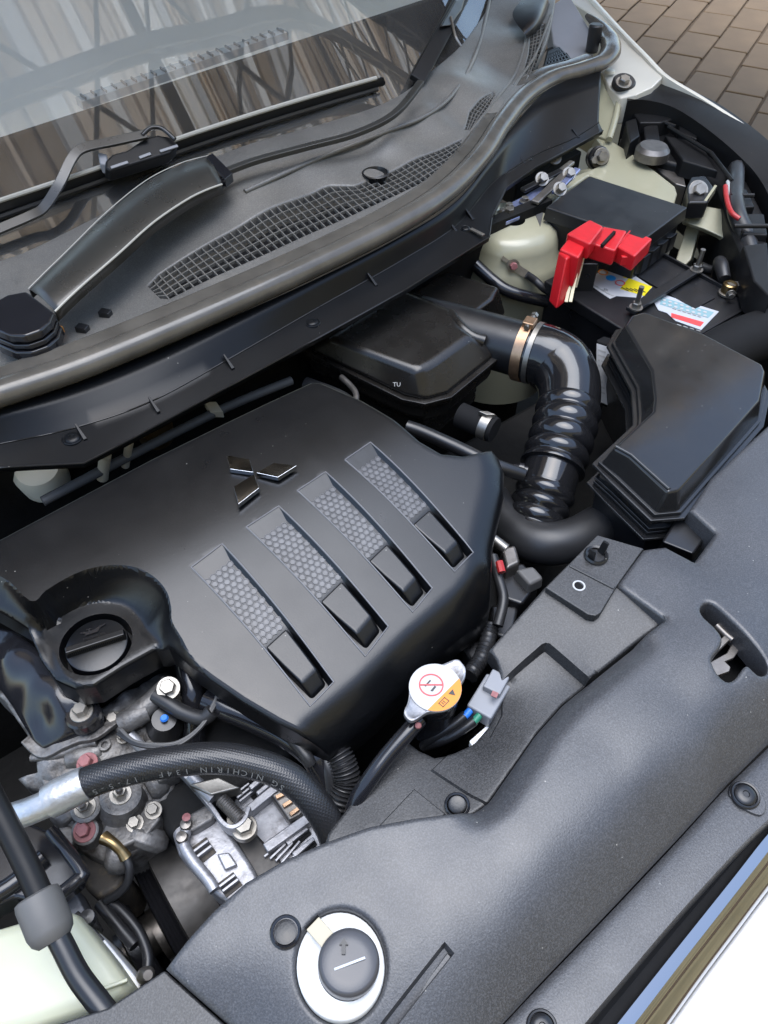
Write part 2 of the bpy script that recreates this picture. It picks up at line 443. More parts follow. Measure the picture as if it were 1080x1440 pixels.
for nm, c in (('board_pale', (.74, .66, .53)), ('board_tan', (.56, .43, .29)), ('board_brown', (.28, .20, .12)), ('board_grey', (.50, .45, .37))):
    m = mat(nm, c, .6, var=.12, vscale=3); nt = m.node_tree; L = nt.links.new      # thin weathered sheets, daylight glows through them
    t = nt.nodes.new('ShaderNodeBsdfTranslucent'); t.inputs[0].default_value = (*c, 1); mx = nt.nodes.new('ShaderNodeMixShader'); mx.inputs[0].default_value = .97
    L(nt.nodes['Principled BSDF'].outputs[0], mx.inputs[1]); L(t.outputs[0], mx.inputs[2]); L(mx.outputs[0], nt.nodes['Material Output'].inputs[0])
# ================================================================== THE SETTING
g = MB(); g.add([(-30, -30, 0), (40, -30, 0), (40, 40, 0), (-30, 40, 0)], [[0, 1, 2, 3]])
ground = tag(build(g, 'ground', 'paver_joint', sm=0), kind='structure')
pm = MB(); pm.drop([V((-.193, -.093, .012)), V((.193, -.093, .012)), V((.193, .093, .012)), V((-.193, .093, .012))], .012, .004)
pav0 = None
def proj(p):
    w = V(p) - CAM; d = w.dot(FW); return 540 + FPX * w.dot(RT) / d, 720 - FPX * w.dot(UP) / d
ga = R(24)
for i in range(-40, 60):
    for j in range(-60, 80):
        u = (i + .5 * (j % 2)) * .4 + random.uniform(-.003, .003); v = j * .2 + random.uniform(-.003, .003)
        c = V((4 + u * math.cos(ga) - v * math.sin(ga), 2 + u * math.sin(ga) + v * math.cos(ga), .004))
        if (c - CAM).dot(FW) < .5: continue
        q = proj(c)
        if not (735 < q[0] < 1150 and -70 < q[1] < 300): continue
        if pav0 is None:
            o = pav0 = build(pm, 'paver', 'paver', ground, bev=.006)
            o.location = c - WL[ground.name]
        else:
            o = pav0.copy(); COL.objects.link(o); o.parent = ground; o.location = c - WL[ground.name]
        o.rotation_euler = (random.uniform(-.006, .006), random.uniform(-.006, .006), ga + random.uniform(-.01, .01))

# car shell round the engine bay: floor, firewall and side walls, dark and mostly hidden
t = MB()
t.box((.5, .45, .30), (.85, 0, 0), (0, .50, 0), (0, 0, .01))
t.box((.32, .80, .60), (.62, 0, 0), (0, .01, 0), (0, 0, .32))
t.box((-.35, .45, .55), (.01, 0, 0), (0, .50, 0), (0, 0, .26))
t.box((1.33, .40, .5), (.01, 0, 0), (0, .45, 0), (0, 0, .20))
t.box((.5, -.04, .5), (.85, 0, 0), (0, .01, 0), (0, 0, .22))
tag(build(t, 'engine_bay_shell', 'engine_dark', sm=0), kind='structure')

# carport over the rear of the car: windscreen mirrors its front, rear darkened for the cover's deck to mirror
cp = thing('carport_roof', 'carport roof of beige corrugated sheet on steel trusses above the car, rear part coloured dark', 'roof', (.5, 4, 2.3))
def rz(y): return 2.16 + .09 * (y - .95)
x = -.6; rnd = random.Random(3)
while x < 4.4:
    w_ = rnd.choice((.022, .03, .04, .055)) if -.4 < x < 2.7 else .3; y0, y1 = 1.0, 1.62
    dzb = rnd.choice((0, .008, .016)); build(MB().add([(x, y0, rz(y0) + dzb), (x + w_ + .012, y0, rz(y0) + dzb), (x + w_ + .012, y1, rz(y1) + dzb), (x, y1, rz(y1) + dzb)], [[0, 1, 2, 3]]), 'roof_board', rnd.choice(('board_pale', 'board_tan', 'board_brown', 'board_grey', 'board_tan')), cp, sm=0); x += w_
rows = [[V((-.6 + i * .04, y, rz(y) + .003 + (.02 if (i // 2) % 2 else -.02))) for i in range(126)] for y in (1.62, 7.0)]
build(MB().grid(rows), 'dark_sheet', 'roof_dark', cp, sm=0)  # rear sheet coloured dark so the engine cover's deck mirrors dark
for i in range(20):
    xx = -.3 + i * .17; build(MB().bar((xx, 1.02, rz(1.02) - .05), (xx + (.35 if i % 3 else -.45), 1.6, rz(1.6) - .05), .013, .012), 'brace', 'roof_steel', cp, sm=0)
for k, y in enumerate((1.09, 1.34, 1.6, 2.3, 3.0, 4.0)):
    m = MB(); zt = rz(y) - .045
    for zz in (zt, zt - .17): m.bar((-.6, y, zz), (4.4, y, zz), .035, .035)
    for i in range(16):
        a = -.55 + i * .3; m.bar((a, y, zt - .17), (a + .15, y, zt), .022, .022); m.bar((a + .15, y, zt), (a + .3, y, zt - .17), .022, .022)
    build(m, 'truss', 'roof_steel' if y < 1.5 else 'roof_dark', cp, sm=0)  # rear trusses take the dark colour for the same dark reflection
for i in range(8):
    build(MB().bar((-.55 + i * .65, 1.04, rz(1.04) - .03), (-.55 + i * .65, 1.55, rz(1.55) - .03), .04, .03), 'purlin', 'roof_steel', cp, sm=0)
for y in (6.0, 6.8):
    for x in (-.5, 4.3): build(MB().bar((x, y, 0), (x, y, rz(y) - .02), .1, .1, V((0, 1, 0))), 'post', 'roof_steel', cp, sm=0)
w = MB(); w.box((.5, -4.4, 2.6), (9, 0, 0), (0, .1, 0), (0, 0, 2.6))
w.box((.5, -4.4, 5.23), (9.05, 0, 0), (0, .16, 0), (0, 0, .03))
one(w, 'house_wall', 'wall_render', 'ochre rendered house wall across the drive, ahead of the car', 'wall', sm=0)

# ================================================================== WINDSCREEN
WD = V((0, math.cos(R(31)), math.sin(R(31))))
wsb = PL((-480, 560, .975), (-220, 452, .985), (0, 372, .99), (310, 222, 1.03), (430, 185, 1.033), (540, 150, 1.035), (600, 110, 1.04), (650, 64, 1.045), (680, 24, 1.045), (700, -8, 1.05), (740, -60, 1.05))
B = curve(wsb, 40)
B = [p - Z * .012 for p in B]
N0 = (B[30] - B[6]).cross(WD).normalized(); N0 = N0 if N0.z > 0 else -N0
sw = [0, .02, .05, .1, .15, .2, .3, .4, .55, .75]
ws = thing('windscreen', 'curved laminated windscreen with black edge band, reflecting the carport above', 'windscreen', B[12])
rows = [[b + WD * s  for i, b in enumerate(B)] for s in sw]
pane_mb = MB().grid(rows)
build(pane_mb, 'pane', 'glass', ws, sm=60, fixn=False)
_bvh = BVHTree.FromPolygons([tuple(v) for v in pane_mb.v], pane_mb.f)
def PG(x, y, lift=0):
    """point on (or lift above) the windscreen on a sight line"""
    d = (FW * FPX + RT * (x - 540) - UP * (y - 720)).normalized(); h = _bvh.ray_cast(CAM, d)
    if h[0] is None:
        o = B[12]; return CAM + d * ((o + N0 * lift - CAM).dot(N0) / d.dot(N0))
    k = abs(d.dot(N0))
    return h[0] - d * (lift / k)
fr_ = []
for i, b in enumerate(B):
    lo, hi = 0, .74
    for _ in range(20):
        s = (lo + hi) / 2; q = proj(b + WD * s)
        if q[1] > 190 - .324 * q[0]: lo = s
        else: hi = s
    fr_.append(lo)
rows = [[b + WD * (f * k / 6) - N0 * .004 for i, (b, f) in enumerate(zip(B, fr_))] for k in range(7)]
build(MB().grid(rows), 'frit_band', 'black_gloss', ws, sm=60)
# dashboard seen through the glass
da = thing('dashboard', 'grey dashboard top seen through the windscreen', 'dashboard', B[12] + V((0, .15, -.05)))
rows = [[b + V((0, .10 + k * .12, -.06 + .012 * k)) for b in B[1:38]] for k in range(8)]
build(MB().grid(rows), 'dash_top', 'dash_grey', da, sm=60)
dz = PG(140, 125).z - .062
ve = thing('defroster_vent', 'slotted defroster vent along the front of the dashboard', 'vent', P(270, 85, 1.06))
va, vb = P(110, 140, 1.045), P(400, 42, 1.07)
vd = (vb - va).normalized(); vn = V((-vd.y, vd.x, 0)).normalized()
m = MB(); m.prism([va - vn * .012, vb - vn * .012, vb + vn * .012, va + vn * .012], [q - Z * .012 for q in (va - vn * .012, vb - vn * .012, vb + vn * .012, va + vn * .012)])
build(m, 'slot', 'label_grey', ve, sm=0)
for i in range(22):
    c = va.lerp(vb, (i + .5) / 22) + Z * .0005
    build(MB().box(c, vn * .010, vd * .0012, Z * .003), 'fin', 'connector_grey', ve, sm=0)

# ================================================================== COWL
cowl = thing('windscreen_cowl', 'dark grey grained cowl panel with mesh grille below the windscreen', 'cowl panel', P(400, 330, .98))
ctop = [(-460, 545, .975), (-200, 440, .985), (-80, 396, .988), (0, 366, .99), (60, 342, .995), (310, 217, 1.03), (430, 180, 1.033), (540, 145, 1.035), (600, 105, 1.04), (650, 60, 1.045), (680, 20, 1.045), (697, -10, 1.05), (725, -50, 1.05)]
cbot = [(785, -30, 1.04), (778, 20, 1.035), (768, 60, 1.025), (748, 100, 1.012), (722, 150, 1.005), (690, 196, 1.002), (650, 240, 1.0), (600, 278, 1.0), (520, 320, 1.0), (420, 364, 1.0), (300, 417, 1.0), (200, 458, .998), (90, 499, .995), (0, 524, .99), (-80, 548, .99), (-200, 575, .985), (-420, 615, .975)]
co = catmull([P(*q) for q in ctop], 4) + catmull([P(*q) for q in cbot], 4)
gT = PZ(1.006, (205, 390), (222, 376), (300, 337), (380, 300), (460, 266), (500, 262), (550, 240), (600, 217), (660, 190))
gB = PZ(1.003, (224, 412), (236, 414), (330, 374), (420, 333), (520, 288), (560, 270), (600, 250), (640, 226), (664, 200))
gT = resample(gT, 52); gB = resample(gB, 52)
ghole = gT + gB[::-1]
g2T = PZ(1.006, (654, 182), (660, 164), (676, 150), (692, 140)); g2B = PZ(1.004, (664, 184), (674, 172), (684, 160), (694, 144))
g3T = PZ(1.022, (738, 92), (744, 74), (745, 58), (744, 50)); g3B = PZ(1.026, (748, 92), (759, 72), (765, 50), (765, 38))
g2T, g2B, g3T, g3B = [resample(q, 14) for q in (g2T, g2B, g3T, g3B)]
cctrl = PL((0, 420, .985), (120, 380, .992), (60, 450, .985), (170, 420, .99), (330, 262, 1.030), (430, 222, 1.033), (540, 184, 1.035), (600, 148, 1.038), (640, 105, 1.044),
           (335, 320, 1.006), (440, 272, 1.007), (540, 228, 1.007), (600, 200, 1.007), (640, 172, 1.008), (690, 95, 1.016), (715, 40, 1.028), (250, 350, 1.003), (300, 372, 1.003), (420, 320, 1.003), (540, 262, 1.003), (600, 236, 1.003), (665, 190, 1.004), (720, 110, 1.008), (745, 50, 1.03))
mb, cowlz = hf(co, cctrl, lam=1.5e-3, res=.009, holes=[ghole, g2T + g2B[::-1], g3T + g3B[::-1]], rim=.003, skirt=.012)
build(mb, 'panel', 'cowl_plastic', cowl, sm=50)
def zat(f, p, dz=0): return V((p[0], p[1], float(f([(p[0], p[1])], False)[0]) + dz))
def lattice(T, Bm, nv, par, w=.0016, step=1):
    m = MB(); n = len(T)
    T = [zat(cowlz, p, -.003) for p in T]; Bm = [zat(cowlz, p, -.003) for p in Bm]
    for k in range(1, nv):
        row = [a.lerp(b, k / nv) for a, b in zip(T, Bm)]
        for a, b in zip(row, row[1:]): m.bar(a, b, w, .004)
    for i in range(1, n - 1, step): m.bar(T[i], Bm[i], w, .004)
    build(m, 'grille', 'cowl_plastic', par, sm=0)
    build(MB().grid([[p - Z * .028 for p in T], [p - Z * .028 for p in Bm]]), 'well_shade', 'black_matte', par, sm=0)  # black sheet put below the mesh for the shade of the plenum
lattice(gT, gB, 5, cowl); lattice(g2T, g2B, 4, cowl, .0018); lattice(g3T, g3B, 4, cowl, .0018)
# raised corner cap, drain cup and small ribs of the cowl
m = MB(); m.rings([[P(x, y, z) for x, y, z in r] for r in (
    [(715, 20, 1.05), (730, 5, 1.06), (750, -20, 1.06)], [(735, 44, 1.05), (752, 25, 1.064), (768, -10, 1.064)], [(742, 52, 1.04), (762, 36, 1.05), (772, 5, 1.05)], [(742, 54, 1.02), (764, 40, 1.02), (775, 8, 1.02)])], cap=False, closed=False)
build(m, 'corner_cap', 'black_satin', cowl, sm=60, sub=2)
m = MB(); c = zat(cowlz, P(528, 242, 1.012), .002)
m.lathe(c, Z, [(.020, .003), (.018, .004), (.016, -.001), (.015, -.012), (.001, -.012)], 24, cap=False); build(m, 'drain_cup', 'black_satin', cowl)
for q in ((148, 440), (116, 462)):
    build(MB().box(zat(cowlz, P(*q, .995), .003), (.004, .003, 0), (-.004, .006, 0), (0, 0, .004)), 'rib', 'black_satin', cowl, bev=.001)
sr_ = curve([zat(cowlz, P(*q), .001) for q in ((690, -5, 1.048), (672, 60, 1.046), (640, 130, 1.03), (600, 170, 1.02), (540, 197, 1.02), (440, 235, 1.02), (345, 275, 1.02))], 60)
build(MB().tube(sr_, .0035, 10, 1), 'moulded_edge', 'cowl_plastic', cowl)

for pts in (((658, 214), (700, 158), (728, 112), (752, 84), (772, 40)), ((648, 196), (676, 164), (704, 134), (724, 104), (736, 74), (740, 50))):
    build(MB().tube(curve([zat(cowlz, P(x, y, 1.012), .0008) for x, y in pts], 24), .0024, 8, 1), 'moulded_edge', 'cowl_plastic', cowl)
# rubber hood seal
sp = PL((-400, 640, .98), (-160, 595, .995), (-60, 572, 1.0), (0, 553, 1.0), (100, 520, 1.0), (200, 480, 1.0), (330, 424, 1.0), (450, 369, 1.0), (560, 314, 1.0), (630, 268, 1.0), (678, 218, 1.0), (706, 175, 1.0), (738, 136, 1.0), (775, 112, 1.0), (815, 100, 1.0), (842, 90, 1.0))
seal = thing('hood_seal', 'grey brown rubber hood seal curving along the front of the cowl', 'rubber seal', sp[6])
def sect(path, prof, k=5):
    pts = catmull(path, k); rr = []
    for i, p in enumerate(pts):
        t = (pts[min(i + 1, len(pts) - 1)] - pts[max(i - 1, 0)]); t.z = 0; t.normalize(); n = V((t.y, -t.x, 0))
        rr.append([p + n * a + Z * b for a, b in prof])
    return rr
prof = [(.016 * math.cos(a) * (1.0 if math.cos(a) > 0 else 1.15), .014 * math.sin(a)) for a in [2 * math.pi * i / 16 for i in range(16)]]
build(MB().rings(sect(sp, prof)), 'bulb', 'seal_rubber', seal, sm=60)
build(MB().rings(sect([p + Z * .004 for p in sp], [(-.016, -.006), (-.034, -.002), (-.036, .004), (-.030, .006), (-.016, .004)])), 'lip', 'seal_rubber', seal, sm=50)
fe = PL((828, 96, 1.0), (846, 88, 1.0), (858, 74, 1.0), (857, 56, 1.002), (844, 38, 1.006), (826, 22, 1.012))
build(MB().tube(fe, [.015, .017, .020, .019, .014, .006], 20, 8, flat=.8), 'end_flap', 'seal_rubber', seal, sm=60)
# black apron under the seal
ap = thing('cowl_apron', 'smooth black plastic apron hanging below the hood seal', 'cowl apron', P(400, 480, .93))
rA = PL((-400, 655, .972), (-160, 612, .985), (0, 572, .986), (100, 540, .986), (200, 500, .986), (330, 444, .986), (450, 390, .986), (560, 335, .986), (640, 285, .986), (690, 226, .99), (722, 178, .995), (765, 130, .998), (805, 110, .998), (845, 100, .995))
rB = PL((-400, 695, .945), (-160, 655, .958), (0, 624, .957), (110, 600, .957), (215, 563, .957), (330, 500, .957), (450, 431, .957), (560, 369, .957), (640, 318, .957), (688, 262, .957), (716, 240, .957), (760, 214, .957), (805, 195, .957), (842, 172, .957))
rC = PL((-400, 706, .938), (-160, 668, .950), (0, 658, .950), (118, 652, .950), (190, 615, .950), (320, 545, .950), (440, 480, .950), (570, 408, .950), (688, 334, .950), (692, 305, .950), (712, 264, .950), (752, 236, .950), (800, 210, .950), (848, 184, .950))
n = 90
a, b, c = [resample(q, n) for q in (rA, rB, rC)]
# follow matching stations so the corner near the strut tower stays crisp
def stations(r): 
    out = []
    for i in range(len(r) - 1):
        for k in range(8): out.append(r[i].lerp(r[i + 1], k / 8))
    return out + [r[-1]]
a = catmull(rA, 8); b = catmull(rB, 8); c = stations(rC)
rows = [a, [p.lerp(q, .33) + V((0, -.001, 0)) for p, q in zip(a, b)], [p.lerp(q, .66) for p, q in zip(a, b)], b, [p.lerp(q, .25) for p, q in zip(b, c)], [p.lerp(q, .5) for p, q in zip(b, c)], c, [p - Z * .006 for p in c]]
build(MB().grid(rows), 'sheet', 'apron_plastic', ap, sm=28, solid=.002)
build(MB().tube([p + Z * .0006 for p in c], .0011, 6, 1), 'lip_edge', 'black_satin', ap, sm=60)
build(MB().tube([p + Z * .0004 + V((0, -.0006, 0)) for p in b], .0008, 6, 1), 'fold_edge', 'black_satin', ap, sm=60)
def apron_pt(x, y, z=.955): return P(x, y, z)
for (x, y) in ((110, 604), (213, 566), (318, 506), (520, 391), (657, 300), (633, 316), (730, 222), (806, 186)):
    p = P(x, y, .960); build(MB().prism([p + V((-.001, .004, .006)), p + V((.001, .004, .006)), p + V((.003, -.014, -.004)), p + V((-.001, -.014, -.004))], [p + V((-.001, .004, -.006)), p + V((.001, .004, -.006)), p + V((.003, -.014, -.008)), p + V((-.001, -.014, -.008))]), 'stiffening_rib', 'apron_plastic', ap, bev=.0004)
def push_clip(x, y, z, r, label, mat_='black_satin', group='round black push clips', nrm=Z, cup=.0):
    p = P(x, y, z)
    e = thing('push_clip', label, 'push clip', p, group)
    build(MB().lathe(p, nrm, [(r, -.004), (r, .0008), (r * .93, .0016), (r * .82, .0012), (r * .78, -.001)], 28, cap=False), 'collar', mat_, e)
    build(MB().lathe(p, nrm, [(r * .77, -.004), (r * .76, .001), (r * .66, .0022), (r * .4, .003), (r * .25, .0031), (r * .2, .0022), (0, .0022)], 28, cap=False), 'head', mat_, e)
    return e
push_clip(439, 454, .9535, .0105, 'round black clip in the middle of the black cowl apron', 'apron_plastic')
push_clip(102, 616, .9545, .0115, 'round black clip at the left end of the black cowl apron', 'apron_plastic')
e = push_clip(655, 322, .9545, .009, 'dark clip near the apron corner beside the strut tower', 'apron_plastic')
build(MB().bar(P(662, 322, .957), P(680, 331, .957), .006, .003), 'metal_tongue', 'steel', e, bev=.0006)
push_clip(742, 224, .9545, .009, 'small clip on the apron above the hood hinge', 'apron_plastic')
push_clip(824, 182, .9545, .008, 'small clip at the far right end of the apron', 'apron_plastic')
# ================================================================== ENGINE COVER
ec = thing('engine_cover', 'large charcoal plastic engine cover with four hex mesh slots and chrome emblem', 'engine cover', P(330, 780, .84))
eo_r = [(-90, 800, .925), (0, 757, .925), (100, 703, .926), (210, 645, .926), (320, 592, .925), (438, 541, .919), (452, 543, .917), (510, 572, .912), (556, 600, .909), (590, 628, .906), (620, 642, .905), (650, 643, .904), (675, 636, .904), (692, 628, .904), (703, 634, .902), (711, 655, .898), (710, 690, .890), (700, 735, .880), (692, 775, .870), (690, 815, .858), (690, 850, .845), (670, 882, .835), (600, 948, .828), (530, 1018, .826), (485, 1056, .826),
        (465, 1064, .838), (430, 1050, .848), (395, 1030, .858), (345, 998, .870), (300, 965, .881), (268, 940, .888), (240, 918, .878, .898), (222, 919, .874, .905), (180, 948, .868, .905), (140, 976, .866, .905), (112, 979, .866, .907), (84, 966, .866, .91), (66, 942, .866, .912), (50, 902, .866, .916), (10, 885, .862, .92), (-90, 850, .845, .922)]
eo = []
for q in eo_r:
    p = P(*q[:3]); eo.append(V((p.x, p.y, q[3] if len(q) > 3 else q[2])))
ectrl = PL((-40, 790, .924), (100, 745, .926), (220, 690, .927), (330, 640, .927), (430, 590, .922), (60, 800, .925), (150, 775, .925), (260, 740, .925), (365, 670, .927), (470, 620, .922),
           (20, 830, .924), (250, 800, .922), (290, 778, .921), (370, 725, .921), (438, 677, .921), (503, 635, .920), (560, 640, .914), (620, 660, .908), (680, 655, .903),
           (320, 850, .909), (378, 880, .901), (460, 820, .902), (530, 755, .902), (590, 712, .900), (650, 730, .893), (255, 860, .911), (300, 920, .896), (350, 960, .886), (670, 780, .873),
           (453, 984, .871), (530, 912, .874), (593, 855, .874), (650, 802, .872), (400, 1000, .874), (480, 985, .866), (560, 915, .867), (620, 860, .865), (670, 825, .858))
_fr = [xy([P(*q[:3])])[0] for q in eo_r[14:26]]; _rt = [xy([P(*q[:3])])[0] for q in eo_r[10:21]]
def _ld(ln, q):
    d = np.full(len(q), 9.)
    for a, b in zip(ln, ln[1:]):
        a = np.array(a); e = np.array(b) - a; w_ = q - a; t = np.clip((w_ @ e) / (e @ e), 0, 1); d = np.minimum(d, np.hypot(*(w_ - t[:, None] * e).T))
    return d
def ebase(q):
    q = np.atleast_2d(np.asarray(q, float)); Y = q[:, 1]; w_ = .03
    z = .9262 - .235 * w_ * np.log1p(np.exp((.50 - Y) / w_)) - .02 * np.maximum(q[:, 0] - .30, 0)
    z -= .030 * np.clip(1 - _ld(_fr[6:], q) / .035, 0, 1) ** 2 + .012 * np.clip(1 - _ld(_fr[:8] , q) / .030, 0, 1) ** 2
    return z
def SZ(x, y, z): return P(x, y, z)
SL = [[(268, 795), (312, 763), (470, 965), (437, 998)], [(346, 740), (392, 711), (546, 890), (514, 930)], [(418, 690), (458, 664), (607, 838), (580, 870)], [(485, 647), (521, 622), (664, 788), (638, 815)]]
slots = []
for s in SL:
    q = [P(*s[0], .921), P(*s[1], .921), P(*s[2], .872), P(*s[3], .872)]
    q = [V((p.x, p.y, 0)) for p in q]
    # bow the two long sides outwards a little, as moulded
    slots.append(q)
def sxy(q, u, v):
    A, B_, C_, D_ = q
    b = .0022 * math.sin(math.pi * v)
    p = (A * (1 - u) + B_ * u) * (1 - v) + (D_ * (1 - u) + C_ * u) * v
    return p + (B_ - A).normalized() * b * 1.2
def suv(q, pts):
    A, B_, C_, D_ = [np.array(p[:2]) for p in q]
    u = np.full(len(pts), .5); v = np.full(len(pts), .5); e = (B_ - A) / np.hypot(*(B_ - A))
    for _ in range(5):
        b = .0022 * 1.2 * np.sin(np.pi * np.clip(v, 0, 1))
        X = ((A * (1 - u)[:, None] + B_ * u[:, None]) * (1 - v)[:, None] + (D_ * (1 - u)[:, None] + C_ * u[:, None]) * v[:, None]) + b[:, None] * e - pts
        Ju = (B_ - A) * (1 - v)[:, None] + (C_ - D_) * v[:, None]; Jv = (D_ - A) * (1 - u)[:, None] + (C_ - B_) * u[:, None]
        det = Ju[:, 0] * Jv[:, 1] - Ju[:, 1] * Jv[:, 0]
        u = np.clip(u - (X[:, 0] * Jv[:, 1] - X[:, 1] * Jv[:, 0]) / det, -3, 4); v = np.clip(v - (Ju[:, 0] * X[:, 1] - Ju[:, 1] * X[:, 0]) / det, -3, 4)
    return u, v
def slot_feat(q):
    W = (q[1] - q[0]).length; L = (q[3] - q[0]).length
    def f(pts, z):
        u, v = suv(q, pts)
        D = .0041 + .0086 * sstep((v - .58) / .16)
        k = np.minimum.reduce([np.clip(u * W / .0018, 0, 1), np.clip((1 - u) * W / .0042, 0, 1), np.clip(v * L / .017, 0, 1), np.clip((1 - v) * L / .0025, 0, 1)])
        return z - D * k
    return f, W, L
feats = []; lines = []; SW = []; voids = []
for q in slots:
    f, W, L = slot_feat(q); feats.append(f); SW.append((W, L))
    def ring(u0, u1, v0, v1):
        k = 14
        return [sxy(q, u0, v0 + (v1 - v0) * i / k)[:2] for i in range(k)] + [sxy(q, u0 + (u1 - u0) * i / 5, v1)[:2] for i in range(5)] + [sxy(q, u1, v1 + (v0 - v1) * i / k)[:2] for i in range(k)] + [sxy(q, u1 + (u0 - u1) * i / 5, v0)[:2] for i in range(5)]
    ui, uo, vi, vo2 = .0018 / W, 1 - .0042 / W, .017 / L, 1 - .0025 / L
    ro, ri = ring(0, 1, 0, 1), ring(ui, uo, vi, vo2); lines += [ro, ri]; voids.append((np.array([tuple(a) for a in ro]), np.array([tuple(a) for a in ri])))
    for (a, b), (c, d) in (((0, 0), (ui, vi)), ((1, 0), (uo, vi)), ((1, 1), (uo, vo2)), ((0, 1), (ui, vo2))): lines.append([tuple(sxy(q, a, b)[:2]), tuple(sxy(q, c, d)[:2])])
# bowl round the oil filler
Tp = xy(PL((-90, 797, .922), (0, 812, .922), (45, 848, .920), (66, 834, .920), (92, 818, .920), (118, 806, .920), (145, 799, .920), (172, 797, .920), (198, 802, .919), (220, 815, .917), (235, 833, .915), (241, 855, .912), (243, 876, .909), (268, 925, .885), (300, 1010, .86), (120, 1080, .85), (-90, 960, .85)))
DZ = .884
Tp = list(Tp)
Bp = xy(catmull(PZ(DZ, (61, 888), (80, 872), (110, 855), (140, 848), (168, 854), (186, 873), (198, 893), (219, 911), (200, 926), (170, 946), (140, 960), (118, 962), (98, 952), (84, 930), (76, 910)), 4, True))
def dish(q, z):
    dt = poly_sd(Tp, q); db = -poly_sd(Bp, q)
    t = np.where(dt <= 0, 0, np.where(db <= 0, 1, dt / (np.maximum(dt, 0) + np.maximum(db, 1e-6))))
    s = (1 - (1 - np.clip(t * 1.04, 0, 1)) ** 1.6) * sstep((dt + .001) / .006)
    zb = np.where(db <= 0, DZ, DZ - .004 - .25 * np.maximum(db - .004, 0))
    inner = DZ - .0025 * sstep(db / .009)
    low = np.minimum(inner, np.maximum(.84, zb))
    out = z * (1 - s) + np.minimum(z, inner) * s
    return np.where(dt > 0, out, z)
feats.append(dish)
OC = P(135, 905, DZ)
def cup(q, z):
    d = np.hypot(q[:, 0] - OC.x, q[:, 1] - OC.y); return z - .022 * sstep((.0345 - d) / .0014)
feats.append(cup)
circ = lambda r: [(OC.x + r * math.cos(a), OC.y + r * math.sin(a)) for a in [2 * math.pi * i / 48 for i in range(48)]]
Tps = xy(catmull([V((a[0], a[1], 0)) for a in Tp], 4, True))
Tp[:] = Tps
lines += [circ(.0345), circ(.0331), Bp, Tps, offset_poly(Bp, -.0025)]
gx = np.array([(OC.x - .11 + i * .002 + (j % 2) * .001, OC.y - .06 + j * .00175) for i in range(105) for j in range(85)])
_dt = poly_sd(Tp, gx); _db = poly_sd(Bp, gx); gx = gx[(_dt > .001) & (_db < -.001)]
mb, ecz = hf(eo, [], res=.0048, feats=feats, rim=.006, skirt=.03, lines=lines, voids=voids, zfun=ebase, pts_extra=[inset_pts(densify(Tp, .004), d) for d in (0,)] + [inset_pts(densify(Bp, .004), d) for d in (-.002,)] + [gx])
build(mb, 'shell', 'cover_plastic', ec, sm=14)
def S3(q, u, v, dep):
    p = sxy(q, u, v); return V((p.x, p.y, float(ebase([(p.x, p.y)])[0]) - dep))
for q, (W, L) in zip(slots, SW):
    m = MB(); pit = .0073; nx = int(W / pit) + 2; ny = int(.52 * L / (pit * .866)) + 1
    for j in range(ny):
        for i in range(-1, nx):
            du = (i + .5 * (j % 2)) * pit + .003; dv = .0205 + j * pit * .866; u = du / W; v = dv / L
            if not (.07 < u < .885 and v < .585): continue
            c = S3(q, u, v, .0042); ex = (S3(q, u + .02, v, .0042) - c).normalized(); ey = (S3(q, u, v + .01, .0042) - c).normalized(); nn = ex.cross(ey); nn = nn if nn.z > 0 else -nn
            rr = []
            for rad, h in ((.0041, 0), (.0037, .0008), (.0031, .0008), (.0027, .0002)):
                rr.append([c + (ex * math.sin(a) + ey * math.cos(a)) * rad + nn * h for a in [math.pi / 3 * k for k in range(6)]])
            m.rings(rr)
    build(m, 'hex_mesh', 'hex_plastic', ec, sm=0)
    ro_ = [S3(q, 0, v, -.0001) for v in [k / 14 for k in range(15)]] + [S3(q, u, 1, -.0001) for u in (.25, .5, .75, 1)] + [S3(q, 1, 1 - v, -.0001) for v in [k / 14 for k in range(1, 15)]] + [S3(q, 1 - u, 0, -.0001) for u in (.25, .5, .75, 1)]
    build(MB().tube(ro_, .0009, 8, 1, cap=False), 'slot_glint', 'rim_glint', ec, sm=60)  # pale bead stands in for the bright highlight along the slot edges
    m = MB()
    r0 = [S3(q, .05, .60, .0042), S3(q, .88, .60, .0042), S3(q, .90, .60, .018), S3(q, .05, .60, .018)]
    r1 = [S3(q, .11, .73, .0036), S3(q, .88, .73, .0036), S3(q, .91, .73, .018), S3(q, .08, .73, .018)]
    r2 = [S3(q, .21, .875, .0022), S3(q, .87, .875, .0022), S3(q, .90, .875, .018), S3(q, .17, .875, .018)]
    r3 = [S3(q, .27, .955, .0110), S3(q, .85, .955, .0110), S3(q, .88, .965, .018), S3(q, .23, .965, .018)]
    m.rings([r0, r1, r2, r3]); build(m, 'scoop', 'cover_plastic', ec, bev=.0032, seg=4, sm=60)
# three-diamond emblem
em = None
for k, d in enumerate(([(317, 639), (352, 645), (358, 665), (322, 660)], [(358, 665), (385, 650), (420, 654), (391, 672)], [(358, 665), (366, 686), (334, 711), (327, 684)])):
    c = sum((P(*q, .932) for q in d), V()) / 4
    top = [c + (P(*q, .932) - c) * .95 for q in d]
    m = MB(); m.prism([c + (p - c) * .97 for p in top], [c + (p - c) * 1.0 - Z * .0055 for p in top])
    build(m, 'emblem_diamond', 'chrome_emblem', ec, bev=.0004, seg=1)
